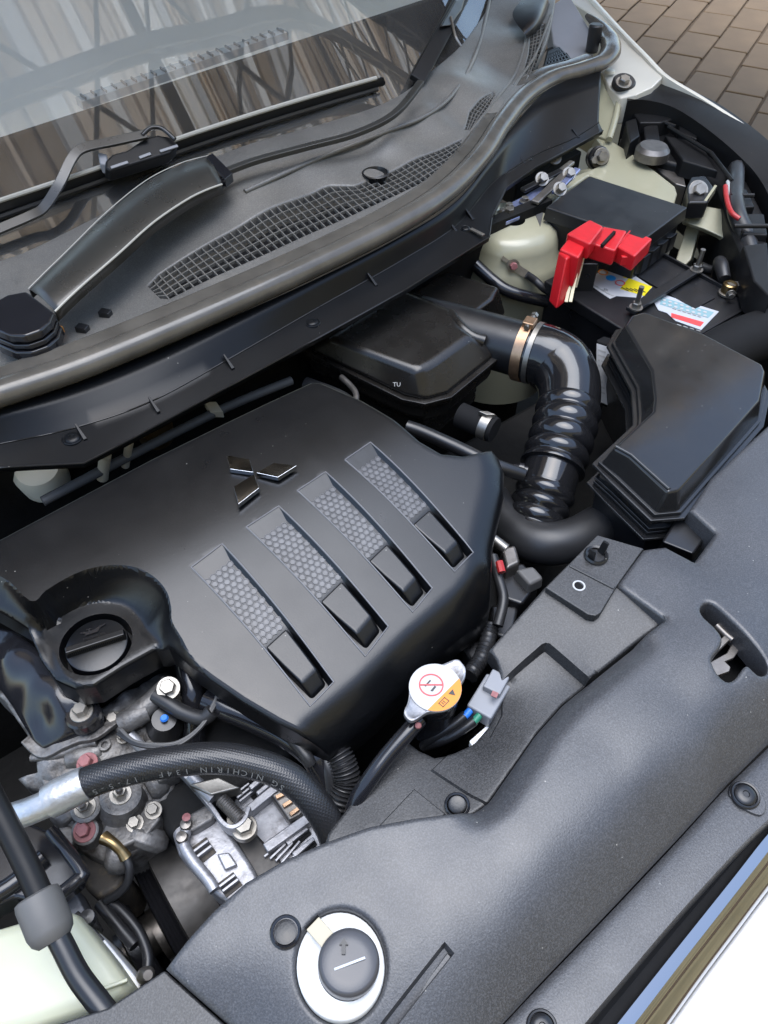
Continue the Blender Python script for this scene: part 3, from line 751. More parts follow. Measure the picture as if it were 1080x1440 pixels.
# oil filler cap
oc = thing('oil_filler_cap', 'round black oil filler cap with ribbed grip bar and oil can symbol', 'oil cap', OC)
build(MB().lathe(OC, Z, [(.0298, -.02), (.0298, -.004), (.0290, -.002), (.0272, -.0012), (0, -.001)], 48, cap=False), 'disc', 'cover_plastic', oc)
ga_ = (P(178, 895, DZ) - P(95, 922, DZ)).normalized(); gb_ = Z.cross(ga_)
m = MB(); m.prism([OC + ga_ * a + gb_ * b + Z * .0055 for a, b in ((-.0275, -.0035), (.0275, -.0035), (.0275, .0035), (-.0275, .0035))], [OC + ga_ * a + gb_ * b - Z * .0015 for a, b in ((-.0285, -.006), (.0285, -.006), (.0285, .005), (-.0285, .005))])
gbar = build(m, 'grip_bar', 'cover_plastic', oc, bev=.001)
m = MB()
for i in range(30):
    m.box(OC + ga_ * (-.025 + i * .05 / 29) - gb_ * .0049 + Z * .002, ga_ * .0005, gb_ * .0005 + Z * .0006, Z * .0034)
build(m, 'grip_ribs', 'cover_plastic', gbar, sm=0)
m = MB(); o_ = OC + gb_ * .0155 - Z * .0004
def flat(m, o, ex, ey, pts, h=.0005): m.drop([o + ex * a + ey * b + Z * h for a, b in pts], h)
k_ = .0012
flat(m, o_, ga_, gb_, [(a * k_, b * k_) for a, b in ((-7, -2), (3, -2), (5, 1), (10, 3), (10.5, 4), (5, 3), (1, 1.2), (-7, 1.2))])
flat(m, o_, ga_, gb_, [(a * k_, b * k_) for a, b in ((-4, 1.2), (-2.6, 1.2), (-2.6, 2.6), (-1, 2.6), (-1, 3.4), (-5.6, 3.4), (-5.6, 2.6), (-4, 2.6))])
flat(m, o_, ga_, gb_, [(a * k_, b * k_) for a, b in ((-7, 1.2), (-10, 2.4), (-10.3, 1.5), (-8, .3), (-7, .3))])
put_text(m, 'ENGINE OIL', .0042, OC + gb_ * .0088 - Z * .0006, ga_, gb_, .0003)
build(m, 'oil_can_symbol', 'black_gloss', oc, sm=0)

# ================================================================== RADIATOR COVER PANEL
rc = thing('radiator_cover', 'big grained charcoal plastic cover over the radiator support, front of bay', 'radiator cover', P(750, 1150, .86))
po = PL((232, 1362, .882), (262, 1322, .886), (300, 1280, .889), (345, 1240, .892), (400, 1208, .8945), (460, 1182, .897), (520, 1161, .899), (585, 1149, .9), (640, 1142, .901), (668, 1134, .901), (690, 1118, .901), (720, 1075, .902), (757, 1022, .903), (795, 980, .904), (832, 951, .905), (885, 908, .905), (936, 871, .904),
        (868, 822, .901), (905, 772, .9), (936, 768, .9), (977, 790, .901), (1006, 750, .901), (970, 717, .9), (1000, 672, .9), (1080, 598, .9), (1180, 510, .898), (1290, 600, .885), (1290, 860, .870), (1120, 1008, .862), (1080, 1046, .862), (1020, 1106, .862), (960, 1172, .862), (860, 1278, .861), (760, 1382, .86), (700, 1447, .86), (620, 1530, .858), (500, 1560, .858), (400, 1510, .862), (322, 1442, .866))
pc = PL((290, 1350, .885), (350, 1300, .889), (420, 1250, .893), (520, 1208, .897), (620, 1176, .8995), (690, 1145, .901), (745, 1090, .903), (800, 1022, .9045), (880, 945, .906), (950, 880, .906),
        (400, 1400, .880), (500, 1290, .893), (500, 1380, .886), (600, 1250, .897), (570, 1325, .892), (700, 1180, .900), (760, 1190, .9005), (650, 1270, .8965), (860, 1050, .904), (900, 1080, .9025), (960, 980, .9055), (1010, 980, .904), (1080, 890, .904), (1000, 850, .906), (1080, 760, .905), (950, 800, .904), (1030, 700, .903), (1180, 720, .898),
        (600, 1440, .876), (620, 1380, .884), (720, 1330, .885), (860, 1190, .889), (1000, 1062, .891), (1090, 975, .891), (690, 1400, .872), (810, 1280, .877), (960, 1130, .879), (1060, 1030, .879), (930, 850, .9035))
wall_ln = xy(PL((668, 1134, .888), (690, 1118, .888), (720, 1075, .888), (757, 1022, .888), (795, 980, .889), (832, 951, .890), (885, 908, .893)))
def panel_wall(q, z):
    d = np.full(len(q), 9.)
    for a, b in zip(wall_ln, wall_ln[1:]):
        a = np.array(a); e = np.array(b) - a; w_ = q - a; t = np.clip((w_ @ e) / (e @ e), 0, 1); d = np.minimum(d, np.hypot(*(w_ - t[:, None] * e).T))
    k = np.clip(1 - d / .026, 0, 1); return z - .020 * k * k
hole1 = PZ(.9045, (985, 860), (987, 853), (993, 849), (1002, 850), (1020, 867), (1050, 897), (1078, 925), (1083, 937), (1078, 945), (1068, 946), (1058, 940), (1050, 936), (1044, 941), (1038, 950), (1030, 957), (1020, 958), (1008, 949), (1000, 935), (1001, 927), (1010, 915), (1014, 905), (1012, 895), (1002, 882), (990, 870))
WN = P(479, 1358, .886)
hole2 = [P(479 + 63 * math.cos(a), 1360 + 78 * math.sin(a), .885) for a in [2 * math.pi * i / 40 for i in range(40)]]
sl_ = PL((625, 1325, .889), (639, 1341, .888), (560, 1441, .88), (500, 1520, .87), (470, 1520, .87), (533, 1441, .88))
mb, pz = hf(po, pc, lam=3e-4, res=.008, holes=[catmull(hole1, 2, True), hole2], feats=[panel_wall, recess(sl_, .010, .0016)], rim=.0045, skirt=.028, lines=[xy(sl_), offset_poly(sl_, .0016)], voids=[(np.array(xy(sl_)), np.array(offset_poly(sl_, .0016)))])
build(mb, 'main_panel', 'panel_plastic', rc, sm=30)
# fin standing in the slot
m = MB(); a_, b_ = zat(pz, P(627, 1338, .888), -.002), zat(pz, P(520, 1480, .876), -.002)
m.bar(a_ + V((.003, -.003, -.001)), b_ + V((.003, -.003, -.001)), .006, .008); build(m, 'slot_fin', 'panel_plastic', rc, bev=.001)
# rear shelf with notch for the radiator cap
so = PL((455, 1180, .860), (460, 1164, .860), (500, 1112, .860), (574, 1034, .862), (590, 1046, .862), (612, 1056, .863), (638, 1052, .864), (665, 1040, .864), (690, 1012, .865), (703, 975, .867), (704, 948, .872), (698, 928, .877), (688, 914, .879), (706, 893, .882), (767, 825, .892), (800, 792, .895), (842, 753, .898), (906, 771, .897), (868, 823, .8965), (938, 872, .892), (886, 910, .883), (832, 953, .876), (795, 982, .878), (757, 1024, .879), (720, 1077, .878), (690, 1120, .876), (668, 1136, .874), (640, 1144, .872), (585, 1151, .868), (520, 1163, .864), (480, 1176, .861))
sc_ = PL((560, 1100, .865), (640, 1100, .869), (700, 1050, .873), (750, 980, .876), (800, 930, .8795), (840, 895, .8845), (790, 850, .8905), (860, 860, .892), (740, 905, .882), (820, 800, .895), (720, 990, .871))
stepP = PL((690, 972, .876), (703, 955, .877), (762, 906, .882), (768, 904, .882), (833, 950, .885), (700, 1180, .87), (430, 1230, .86), (440, 1160, .86), (570, 1020, .868))
tierP = PL((606, 1077, .862), (662, 1119, .862), (700, 1140, .864), (760, 1040, .866), (840, 950, .87), (768, 912, .872), (708, 958, .868), (706, 1000, .866), (690, 1030, .864), (640, 1044, .862))
flapP = PL((583, 1104, .861), (628, 1143, .861), (600, 1170, .861), (500, 1190, .861), (519, 1170, .861))
mb, shz = hf(so, sc_, res=.006, feats=[recess(stepP, .014, .0026), recess(tierP, -.0028, .0015), recess(flapP, -.002, .0012)], rim=.0028, skirt=.02, lines=[l for q, d in ((stepP, .0026), (tierP, .0015), (flapP, .0012)) for l in (xy(q), offset_poly(q, d))], voids=[(np.array(xy(q)), np.array(offset_poly(q, d))) for q, d in ((stepP, .0026), (tierP, .0015), (flapP, .0012))])
build(mb, 'rear_shelf', 'shelf_plastic', rc, sm=25)
m = MB(); m.drop([P(x, y, z + .003) for x, y, z in ((840, 752, .899), (905, 771, .899), (868, 823, .899), (845, 861, .897), (838, 866, .8965), (827, 864, .896), (767, 826, .896), (800, 793, .898))], .010)
tabp = build(m, 'mounting_tab', 'shelf_plastic', rc, bev=.0012)
build(MB().bar(P(801, 795, .901), P(864, 827, .902), .004, .0025), 'crease', 'shelf_plastic', tabp, bev=.0008)
h_ = P(814, 824, .9000)
build(MB().lathe(h_, Z, [(.0064, 0), (.0064, .0008), (.0048, .0008), (.0048, 0)], 24, cap=False), 'eyelet', 'label_white', tabp)
build(MB().lathe(h_, Z, [(.0046, .0004), (0, .0005)], 20, cap=False), 'eyelet_hole', 'black_matte', tabp)
# two-prong clip on the tab
cl = P(838, 782, .9015)
ck = thing('pronged_clip', 'black two-pronged retaining clip on the tab beside the air filter box', 'clip', cl)
build(MB().lathe(cl, Z, [(.012, 0), (.0125, .002), (.011, .004), (.009, .003), (.0085, .0005), (0, .0005)], 24, cap=False), 'collar', 'black_satin', ck)
dl = (P(852, 772, .90) - P(826, 788, .90)).normalized(); dp = Z.cross(dl)
for s in (-1, 1):
    m = MB(); c = cl + dl * s * .0065; m.prism([c + dp * .003 + Z * .016 + dl * s * .004, c - dp * .004 + Z * .018 + dl * s * .004, c - dp * .004 + Z * .018 + dl * s * .0015, c + dp * .003 + Z * .016 + dl * s * .0015], [c + dp * .004 + dl * s * .002, c - dp * .004 + dl * s * .002, c - dp * .004 - dl * s * .001, c + dp * .004 - dl * s * .001])
    build(m, 'prong', 'black_satin', ck, bev=.0005)
# dark side cover, lower left corner
m = MB(); m.drop(PL((60, 1446, .862), (152, 1417, .864), (231, 1364, .868), (322, 1446, .866), (420, 1530, .862), (60, 1560, .86)), .02)
one(m, 'side_cover', 'shelf_plastic', 'dark flat plastic side cover at the lower left beside the radiator cover', 'side cover', bev=.002)
# front flange, chrome strip and bumper
def at_z(poly, z): return [V((p[0], p[1], z)) for p in poly]
def strip(rows, name, mt, par, sm=50, sub=0, solid=0): return build(MB().grid([curve(r, 50) for r in rows]), name, mt, par, sm=sm, sub=sub, solid=solid)
gf = [PL(*[(x + dx, y + dy, z) for x, y in ((1290, 885), (1120, 1028), (1080, 1064), (1020, 1122), (960, 1188), (860, 1294), (760, 1398), (700, 1462), (600, 1565))]) for dx, dy, z in ((-6, -6, .848), (6, 4, .852))]
gf2 = PL(*[(x, y, .850) for x, y in ((1290, 985), (1120, 1118), (1080, 1152), (1030, 1202), (950, 1290), (880, 1372), (820, 1442), (765, 1505), (700, 1580))])
strip([gf[0], gf[1], gf2, [p - Z * .004 + V((0, -.002, 0)) for p in gf2], [p - Z * .02 + V((0, -.004, 0)) for p in gf2]], 'front_flange', 'panel_plastic', rc, sm=35)
fx = [zat(lambda q, u: np.array([.8515]), P(1050, 1118, .8515)), P(760, 1442, .8515)]
m = MB(); m.drop(catmull(PZ(.8535, (1034, 1098), (1060, 1100), (1077, 1128), (1072, 1146), (1048, 1138), (1026, 1118)), 5, True), .006)
build(m, 'clip_pad', 'panel_plastic', rc, bev=.001)
push_clip(1048, 1118, .8545, .0125, 'round black clip on the front flange beside the chrome strip', 'black_satin')
push_clip(762, 1444, .853, .0115, 'round black clip on the front flange at the bottom edge', 'black_satin')
push_clip(403, 1314, 0, .011, 'round charcoal clip left of the white washer filler', 'cap_grey') if 0 else None
q = zat(pz, P(403, 1314, .882), .0004)
e = thing('push_clip', 'round charcoal clip left of the white washer filler neck', 'push clip', q, 'round black push clips')
build(MB().lathe(q, Z, [(.0118, -.003), (.0118, .0012), (.0108, .002), (.0092, .0012), (.009, -.001)], 32, cap=False), 'collar', 'black_gloss', e)
build(MB().lathe(q, Z, [(.0088, -.002), (.0086, .001), (.006, .0016), (0, .0018)], 32, cap=False), 'head', 'cover_plastic', e)
q = zat(shz, P(644, 1127, .868), .0012)
e = thing('push_clip', 'round black clip on the dark shelf below the radiator cap', 'push clip', q, 'round black push clips')
build(MB().lathe(q, Z, [(.0112, -.003), (.0112, .0012), (.0104, .002), (.009, .0012), (.0088, -.001)], 32, cap=False), 'collar', 'black_gloss', e)
build(MB().lathe(q, Z, [(.0086, -.002), (.0084, .001), (.0076, .0022), (.006, .0016), (0, .0018)], 32, cap=False), 'head', 'cover_plastic', e)
c0 = PL(*[(x, y, .832) for x, y in ((1290, 1000), (1120, 1132), (1080, 1172), (1030, 1235), (950, 1335), (900, 1398), (866, 1441), (800, 1525), (750, 1590))])
c1 = PL(*[(x, y, .799) for x, y in ((1290, 1068), (1120, 1208), (1080, 1252), (1030, 1318), (985, 1378), (940, 1441), (870, 1540), (830, 1600))])
ct = thing('chrome_strip', 'shiny chrome strip along the front grille edge', 'chrome strip', c0[4])
r_ = [curve(c0, 50), curve(c1, 50)]
prof = [(-.02, -.02), (0, -.003), (.015, 0), (.15, -.0012), (.3, -.0026), (.45, -.0042), (.46, -.0050), (.6, -.0080), (.8, -.0130), (.95, -.0178), (1, -.033)]
build(MB().grid([[at_z([a.lerp(b, f)], .832 + h)[0] for a, b in zip(*r_)] for f, h in prof]), 'strip', 'chrome', ct, sm=60)
gv = resample(curve(gf2, 50), 50)
build(MB().grid([[p - Z * .012 + V((0, .004, 0)) for p in gv], [p.lerp(q, .5) - Z * .018 for p, q in zip(gv, r_[0])], [p - Z * .010 for p in r_[0]], [p - Z * .03 for p in r_[0]]]), 'rubber_lip', 'black_matte', ct)
bm_ = thing('front_bumper', 'glossy white painted bumper edge at the lower right corner', 'bumper', P(1060, 1400, .7))
b0 = [p - Z * .002 + (p - a).normalized() * .0025 for a, p in zip(*r_)]
dirn = [(V((p.x - a.x, p.y - a.y, 0))).normalized() for a, p in zip(*r_)]
build(MB().grid([[p - Z * .03 for p in b0], b0, [p + d * .004 + Z * .003 for p, d in zip(b0, dirn)], [p + d * .03 + Z * .002 for p, d in zip(b0, dirn)], [p + d * .075 - Z * .012 for p, d in zip(b0, dirn)], [p + d * .13 - Z * .05 for p, d in zip(b0, dirn)], [p + d * .16 - Z * .12 for p, d in zip(b0, dirn)], [p + d * .17 - Z * .5 for p, d in zip(b0, dirn)]]), 'skin', 'bumper_white', bm_, sm=60)
# hood latch in its opening
la = thing('hood_latch', 'metal hood latch claw inside the opening of the radiator cover', 'hood latch', P(1020, 920, .86))
m = MB(); m.drop(PZ(.882, (996, 932), (1022, 918), (1030, 904), (1038, 904), (1040, 914), (1032, 925), (1020, 930), (1028, 938), (1026, 944), (1004, 952)), .004); build(m, 'claw', 'steel_dark', la, bev=.001)
m = MB(); m.drop(PZ(.889, (1008, 903), (1022, 890), (1030, 880), (1036, 886), (1026, 900), (1012, 914), (1002, 926), (998, 920)), .006); build(m, 'lever', 'steel_dark', la, bev=.001)
build(MB().tube(PZ(.887, (1008, 880), (1020, 892), (1030, 900)), .004, 10), 'spring_pin', 'steel_dark', la)
build(MB().box(P(1030, 905, .845), RT * .06, RT.cross(Z) * .05, Z * .004), 'back_plate', 'black_matte', la)
# washer filler
wf = thing('washer_filler', 'white washer filler neck with grey screw cap in round panel opening', 'washer filler', WN)
rr = []
for rs, dz in ((1.0, -.02), (1.0, -.004), (.985, .0005), (.95, .0015), (.80, .001), (.70, -.001)):
    rr.append([WN + (p - WN) * rs * .99 + Z * (dz - (p.z - WN.z)) for p in hole2])
WC = P(490, 1358, .887)
rr.append([WC + (p - WN).normalized() * .0222 - Z * (p.z - WN.z) * 0 for p in hole2])
build(MB().rings(rr, cap=False), 'neck', 'neck_white', wf, sm=50)
capm = build(MB().lathe(WC, V((.05, -.03, 1)), [(.0214, -.004), (.022, .001), (.0214, .003), (.0222, .005), (.0222, .010), (.0218, .0135), (.0208, .0155), (.019, .0165), (.012, .0169), (0, .0170)], 48, cap=False), 'cap', 'cap_grey', wf, sm=45)
m = MB(); ct_ = WC + V((.05, -.03, 1)).normalized() * .0172
ux = (P(520, 1345, .90) - P(460, 1368, .90)).normalized(); uy = Z.cross(ux)
m.box(ct_ - uy * .002 + ux * .0 + Z * .0004, ux * .0115, uy * .0009, Z * .0006); build(m, 'marker_bar', 'label_grey', capm, bev=.0003)
m = MB(); flat(m, ct_ + uy * .0095 + ux * -.001 + Z * .0004, RT, RT.cross(Z) * -1, [(-.0013, -.005), (.0013, -.005), (.0013, .001), (.0032, .001), (0, .0052), (-.0032, .001), (-.0013, .001)], .0016)
build(m, 'arrow_mark', 'print_black', capm, sm=0)
m = MB(); ta, tb = P(440, 1299, .893), P(463, 1325, .898); m.bar(ta, tb, .0125, .003); tabo = build(m, 'strap_tab', 'clip_tan', wf, bev=.0008)
build(MB().bar(ta + (ta - tb).normalized() * .0012, ta + (ta - tb).normalized() * .0004, .0128, .0045), 'tab_end', 'black_matte', tabo)
# ================================================================== RADIATOR CAP
RCp = P(612, 967, .898)
ra = thing('radiator_filler', 'silver eared radiator cap with white and orange warning sticker', 'radiator cap', P(612, 1000, .86))
er = [P(*q, .898) for q in ((650, 932), (655, 940), (654, 952), (648, 964), (646, 978), (638, 990), (626, 998), (612, 1000), (600, 1002), (588, 1010), (578, 1014), (570, 1008), (568, 1000), (573, 988), (575, 976), (576, 962), (582, 948), (594, 939), (608, 936), (622, 934), (634, 929), (644, 927))]
er = catmull(er, 3, True); c_ = sum(er, V()) / len(er)
m = MB(); m.rings([[c_ + (p - c_) * s + Z * h for p in er] for s, h in ((.97, -.006), (1.0, -.0045), (1.0, -.0015), (.985, 0), (.93, .0004), (.90, -.0002))])
build(m, 'plate', 'alu_light', ra, sm=50)
def disc_pts(x0, y0, rx, n=40): return [RCp + V((math.cos(a), math.sin(a), 0)) * rx for a in [2 * math.pi * i / n for i in range(n)]]
RR_ = .0238
ex_ = (P(640, 957, .9) - P(590, 985, .9)); ex_.z = 0; ex_.normalize(); ex_ = (P(643, 963, .9) - P(610, 996, .9)); ex_.z = 0; ex_.normalize(); ey_ = Z.cross(ex_)
stc = build(MB().lathe(RCp + Z * .0002, Z, [(RR_, -.001), (RR_, .0008), (0, .0009)], 48, cap=False), 'sticker', 'label_white', ra)
seg_ = [RCp + (ex_ * math.cos(a) + ey_ * math.sin(a)) * RR_ * .995 + Z * .0015 for a in [R(-155) + R(130) * i / 20 for i in range(21)]]
build(MB().drop(seg_, .0006), 'orange_segment', 'label_orange', stc, sm=0)
tx = RT; ty = UP - Z * UP.dot(Z); ty = V((RT.y * -1, RT.x, 0))
m = MB(); cr = RCp + Z * .0013 + ey_ * .004 - ex_ * .001
m.lathe(cr, Z, [(.0112, 0), (.0112, .0004), (.0100, .0004), (.0100, 0)], 40, cap=False); m.bar(cr - tx * .0105 + Z * .0003, cr + tx * .0105 + Z * .0003, .0013, .0004)
build(m, 'prohibition_ring', 'label_red', stc, sm=0)
m = MB(); flat(m, cr + Z * .0001, tx, ty, [(-.006, -.001), (-.001, .005), (.0, .0042), (-.005, -.0016)], .0003); flat(m, cr + Z * .0001, tx, ty, [(-.001, -.006), (.001, -.0065), (.0045, -.002), (.003, -.001)], .0002)
for i in range(5): flat(m, cr + Z * .0001, tx, ty, [(-.0045 + i * .0022, .0), (-.0035 + i * .0022, .0012), (-.003 + i * .0022, .0002)], .0002)
flat(m, RCp + Z * .0016 - ey_ * .0155 + ex_ * .006, ex_, ey_, [(-.003, .0025), (.003, .0025), (0, -.003)], .0003)
o2 = RCp + Z * .0016 - ey_ * .0155 - ex_ * .006
for a, b, c2, d in ((-.0042, -.0028, .0042, -.0022), (-.0042, .0022, .0042, .0028), (-.0042, -.0028, -.0036, .0028), (.0036, -.0028, .0042, .0028), (-.0018, -.0014, -.0012, .0014), (.0002, -.0014, .0008, .0014)): flat(m, o2, ex_, ey_, [(a, b), (c2, b), (c2, d), (a, d)], .0003)
build(m, 'warning_symbols', 'print_black', stc, sm=0)
build(MB().lathe(RCp - Z * .075, Z, [(.021, 0), (.021, .05), (.0225, .052), (.0225, .068)], 32), 'filler_neck', 'black_gloss', ra)
build(MB().lathe(RCp - Z * .008, Z, [(.0215, 0), (.0215, .004)], 32), 'gasket', 'rubber', ra)
one(MB().tube(PL((590, 1012, .875), (575, 1028, .874), (545, 1062, .865), (520, 1096, .855), (500, 1130, .84), (488, 1180, .81)), .0078, 14), 'overflow_hose', 'black_gloss', 'glossy black overflow hose running down from the radiator cap', 'hose')
build(MB().lathe(P(588, 1021, .884), Z, [(.003, 0), (.003, .002), (.002, .003)], 12), 'paint_dot', 'paint_pink', ra)
# connector beside the cap
hc = thing('lamp_connector', 'pale grey connector with a blue and a green wire beside the radiator cap', 'connector', P(690, 985, .83))
a_, b_ = P(672, 1008, .852), P(700, 962, .852); m = MB(); m.bar(a_, b_, .026, .02); build(m, 'housing', 'connector_grey', hc, bev=.002)
m = MB(); m.bar(P(690, 975, .864), P(704, 950, .864), .018, .012); build(m, 'lock_tab', 'connector_grey', hc, bev=.0015)
m = MB(); m.bar(P(694, 980, .871), P(697, 973, .871), .006, .001); build(m, 'pink_mark', 'paint_pink', hc)
for dx, cc in ((-7, 'wire_blue'), (6, 'wire_green')):
    build(MB().tube(PL((668 + dx, 1003 + dx * .55, .856), (660 + dx, 1012 + dx * .55, .856)), .0036, 10), 'wire_seal', cc, hc)
    build(MB().tube(PL((662 + dx, 1009 + dx * .55, .855), (645 + dx, 1022 + dx * .5, .85), (622 + dx, 1036 + dx * .4, .84), (595, 1050, .82)), .005, 10), 'sleeve', 'black_satin', hc)
m = MB(); m.drop(PZ(.842, (660, 1042), (690, 1015), (706, 975), (712, 1000), (700, 1040), (670, 1060)), .01); one(m, 'radiator_tank_edge', 'white_plastic', 'white plastic edge glimpsed under the shelf notch by the grey connector', 'plastic edge', bev=.001)
# ================================================================== AIR INTAKE
def ngrow(poly, d):
    a = [(p[0], p[1]) for p in poly]; q = inset_pts(a, -d); return [V((b[0], b[1], p[2])) for b, p in zip(q, poly)]
def at_z(poly, z): return [V((p[0], p[1], z)) for p in poly]
rb = thing('resonator_box', 'dark brown black moulded intake resonator box behind the engine cover', 'intake box', P(580, 520, .8))
T1 = PZ(.905, (462, 474), (570, 408), (634, 436), (645, 458), (664, 470), (612, 507), (592, 518), (577, 517))
B1 = PZ(.868, (428, 492), (556, 402), (668, 440), (690, 462), (698, 503), (632, 557), (597, 566), (568, 560))
build(MB().prism(T1, B1), 'lid', 'duct_plastic', rb, bev=.009, seg=4, sm=60)
F1 = ngrow(B1, .004)
build(MB().prism(at_z(F1, .869), at_z(F1, .864)), 'flange', 'duct_plastic', rb, bev=.001)
F2 = ngrow(B1, .0015)
build(MB().prism(at_z(F2, .863), at_z(F2, .858)), 'flange_lower', 'duct_plastic', rb, bev=.001)
L1 = ngrow(B1, -.004); L2 = ngrow(B1, -.022)
build(MB().rings([at_z(L1, .858), at_z(L1, .835), at_z(L2, .815), at_z(L2, .78)]), 'body', 'duct_plastic', rb, bev=.006, seg=3, sm=60)
m = MB(); m.tube(PL((634, 440, .90), (648, 460, .898), (664, 474, .892), (680, 480, .888)), [.006, .008, .009, .010], 12); build(m, 'moulded_rib', 'duct_plastic', rb, sm=60)
m = MB(); m.lathe(P(682, 484, .868), Z, [(.014, 0), (.014, .016), (.010, .022), (0, .024)], 20, cap=False); build(m, 'lug', 'duct_plastic', rb, sm=60)
m = MB(); put_text(m, 'TU', .008, P(558, 541, .882), RT, UP, .001); build(m, 'mould_mark', 'print_grey', rb, sm=0)
rb2 = MB(); rb2.prism(PZ(.898, (520, 450), (628, 380), (702, 403), (692, 420), (662, 444), (650, 486)), PZ(.84, (548, 452), (628, 402), (712, 440), (700, 460), (665, 480), (640, 500)))
one(rb2, 'rear_intake_chamber', 'duct_plastic', 'black intake chamber tucked under the apron beside the strut tower', 'intake box', bev=.006, seg=3, sm=60)
# intake hose
d0, d1 = P(590, 452, .862), P(742, 494, .868)
ih = thing('intake_hose', 'glossy black bellows intake hose elbow descending behind the air filter box', 'intake hose', P(745, 735, .74))
build(MB().tube([d0, d0.lerp(d1, .5), d1], .0385, 28), 'inlet_duct', 'black_satin', ih, sm=60)
pe = [d1, P(766, 500, .869), P(788, 514, .866), P(800, 541, .858), P(800, 575, .848)]
build(MB().tube(pe, [.041, .042, .043, .042, .040], 32, 8), 'elbow', 'hose_gloss', ih, sm=60)
pb = [P(800, 572, .849), P(794, 600, .842), P(785, 632, .832), P(776, 660, .822), P(768, 688, .812), P(758, 716, .80), P(748, 745, .787)]
def bell(t):
    if t < .50: k = t / .50 * 4.6; return .0385 + .0052 * abs(math.sin(math.pi * k)) ** .7 - .003 * t
    if t < .66: return .0362
    k = (t - .66) / .34 * 3.5; return .0345 + .0045 * abs(math.sin(math.pi * k)) ** .8 - .004 * (t - .66)
build(MB().tube(pb, bell, 32, 22), 'bellows', 'hose_gloss', ih, sm=60)
ax_ = (P(766, 500, .869) - d0).normalized()
cl_ = thing('hose_clamp', 'coppery worm drive clamp round the top of the intake hose', 'hose clamp', d1)
build(MB().lathe(d1 - ax_ * .004, ax_, [(.0425, -.007), (.0437, -.0068), (.0437, .0068), (.0425, .007), (.0425, -.007)], 40, cap=False), 'band', 'copper', cl_)
build(MB().lathe(d1 + ax_ * .010, ax_, [(.0425, -.0035), (.0432, -.0034), (.0432, .0034), (.0425, .0035), (.0425, -.0035)], 40, cap=False), 'inner_band', 'steel', cl_)
m = MB(); q = d1 - ax_ * .004 + Z * .046; m.box(q, ax_ * .008, ax_.cross(Z).normalized() * .009, Z * .0045); build(m, 'screw_housing', 'copper', cl_, bev=.0015)
m = MB(); sv = (ax_.cross(Z).normalized()); m.tube([q - sv * .016, q + sv * .014], .0035, 12); m.lathe(q - sv * .021, sv, [(.0052, 0), (.0052, .006)], 6); build(m, 'screw', 'steel', cl_)
q = P(727, 500, .85); m = MB(); m.tube([q, q + Z * -.02 + V((.004, 0, 0))], .003, 10); build(m, 'screw_tail', 'copper', cl_)
# breather tube and its spring clamp
one(MB().tube(PL((572, 600, .878), (595, 608, .876), (640, 628, .872), (690, 652, .866), (735, 668, .85)), .0085, 16), 'breather_hose', 'black_satin', 'smooth grey black breather hose passing behind the engine cover', 'hose')
sc2 = thing('spring_clamp', 'pale steel spring clamp on the short pipe beside the breather hose', 'hose clamp', P(680, 600, .85))
ca = P(684, 600, .856); cax = (P(700, 612, .856) - P(664, 596, .856)).normalized()
build(MB().lathe(ca, cax, [(.017, -.006), (.0182, -.006), (.0182, .006), (.017, .006), (.017, -.006)], 32, cap=False), 'band', 'steel', sc2)
m = MB(); m.box(ca + Z * .020 - cax * .002, cax * .006, RT * .006, Z * .003); build(m, 'ear', 'steel', sc2, bev=.001)
one(MB().tube([ca - cax * .04, ca, ca + cax * .012], .0168, 20), 'short_pipe', 'black_matte', 'short thick black pipe under the resonator box rim', 'hose')
m = MB(); q = P(722, 658, .838); m.tube([q, P(742, 662, .838)], .006, 12); m.lathe(P(733, 660, .838), (P(742, 662, .838) - q), [(.0085, -.003), (.0085, .003)], 14); one(m, 'hose_nipple', 'black_gloss', 'small glossy nipple on the side of the intake hose', 'nipple')
one(MB().tube(PL((690, 705, .79), (712, 735, .79), (740, 757, .795), (772, 765, .80), (810, 757, .80), (845, 738, .80), (880, 720, .80)), .0265, 24), 'radiator_hose', 'rubber', 'thick black radiator hose curving below the bellows', 'hose')
# ================================================================== AIR FILTER BOX
ab = thing('air_filter_box', 'satin black air filter box with angular lid beside the radiator cover', 'air filter box', P(950, 650, .8))
top = PZ(.925, (906, 438), (990, 469), (1072, 512), (1076, 522), (1068, 562), (955, 688), (940, 692), (886, 642), (863, 630), (919, 578), (921, 560), (917, 520), (880, 457), (889, 443))
bot = at_z(ngrow(top, .010), .893)
build(MB().prism(top, bot), 'lid', 'box_plastic', ab, bev=.0035, seg=3, sm=40)
m = MB(); e1 = ngrow(bot, .002); m.prism(at_z(e1, .8975), at_z(e1, .893)); build(m, 'lid_bead', 'box_plastic', ab, bev=.001)
e2 = ngrow(bot, .008); m = MB(); m.prism(at_z(e2, .8925), at_z(e2, .888)); build(m, 'lid_flange', 'box_plastic', ab, bev=.0012)
e3 = ngrow(bot, -.004); m = MB(); m.prism(at_z(e3, .888), at_z(e3, .860)); build(m, 'neck', 'box_plastic', ab, bev=.001)
e4 = ngrow(bot, .001); m = MB(); m.prism(at_z(e4, .8725), at_z(e4, .8685)); m.prism(at_z(e4, .866), at_z(e4, .862)); build(m, 'seam_beads', 'box_plastic', ab, bev=.001)
m = MB(); m.prism(at_z(e2, .8605), at_z(e2, .8565)); build(m, 'base_flange', 'box_plastic', ab, bev=.0012)
e5 = ngrow(bot, -.003); m = MB(); m.prism(at_z(e5, .8565), at_z(ngrow(bot, -.012), .76)); build(m, 'base', 'black_satin', ab, bev=.002)
rid = [top[8] + Z * .0005, top[7] + Z * .0005, top[6] + Z * .0005]
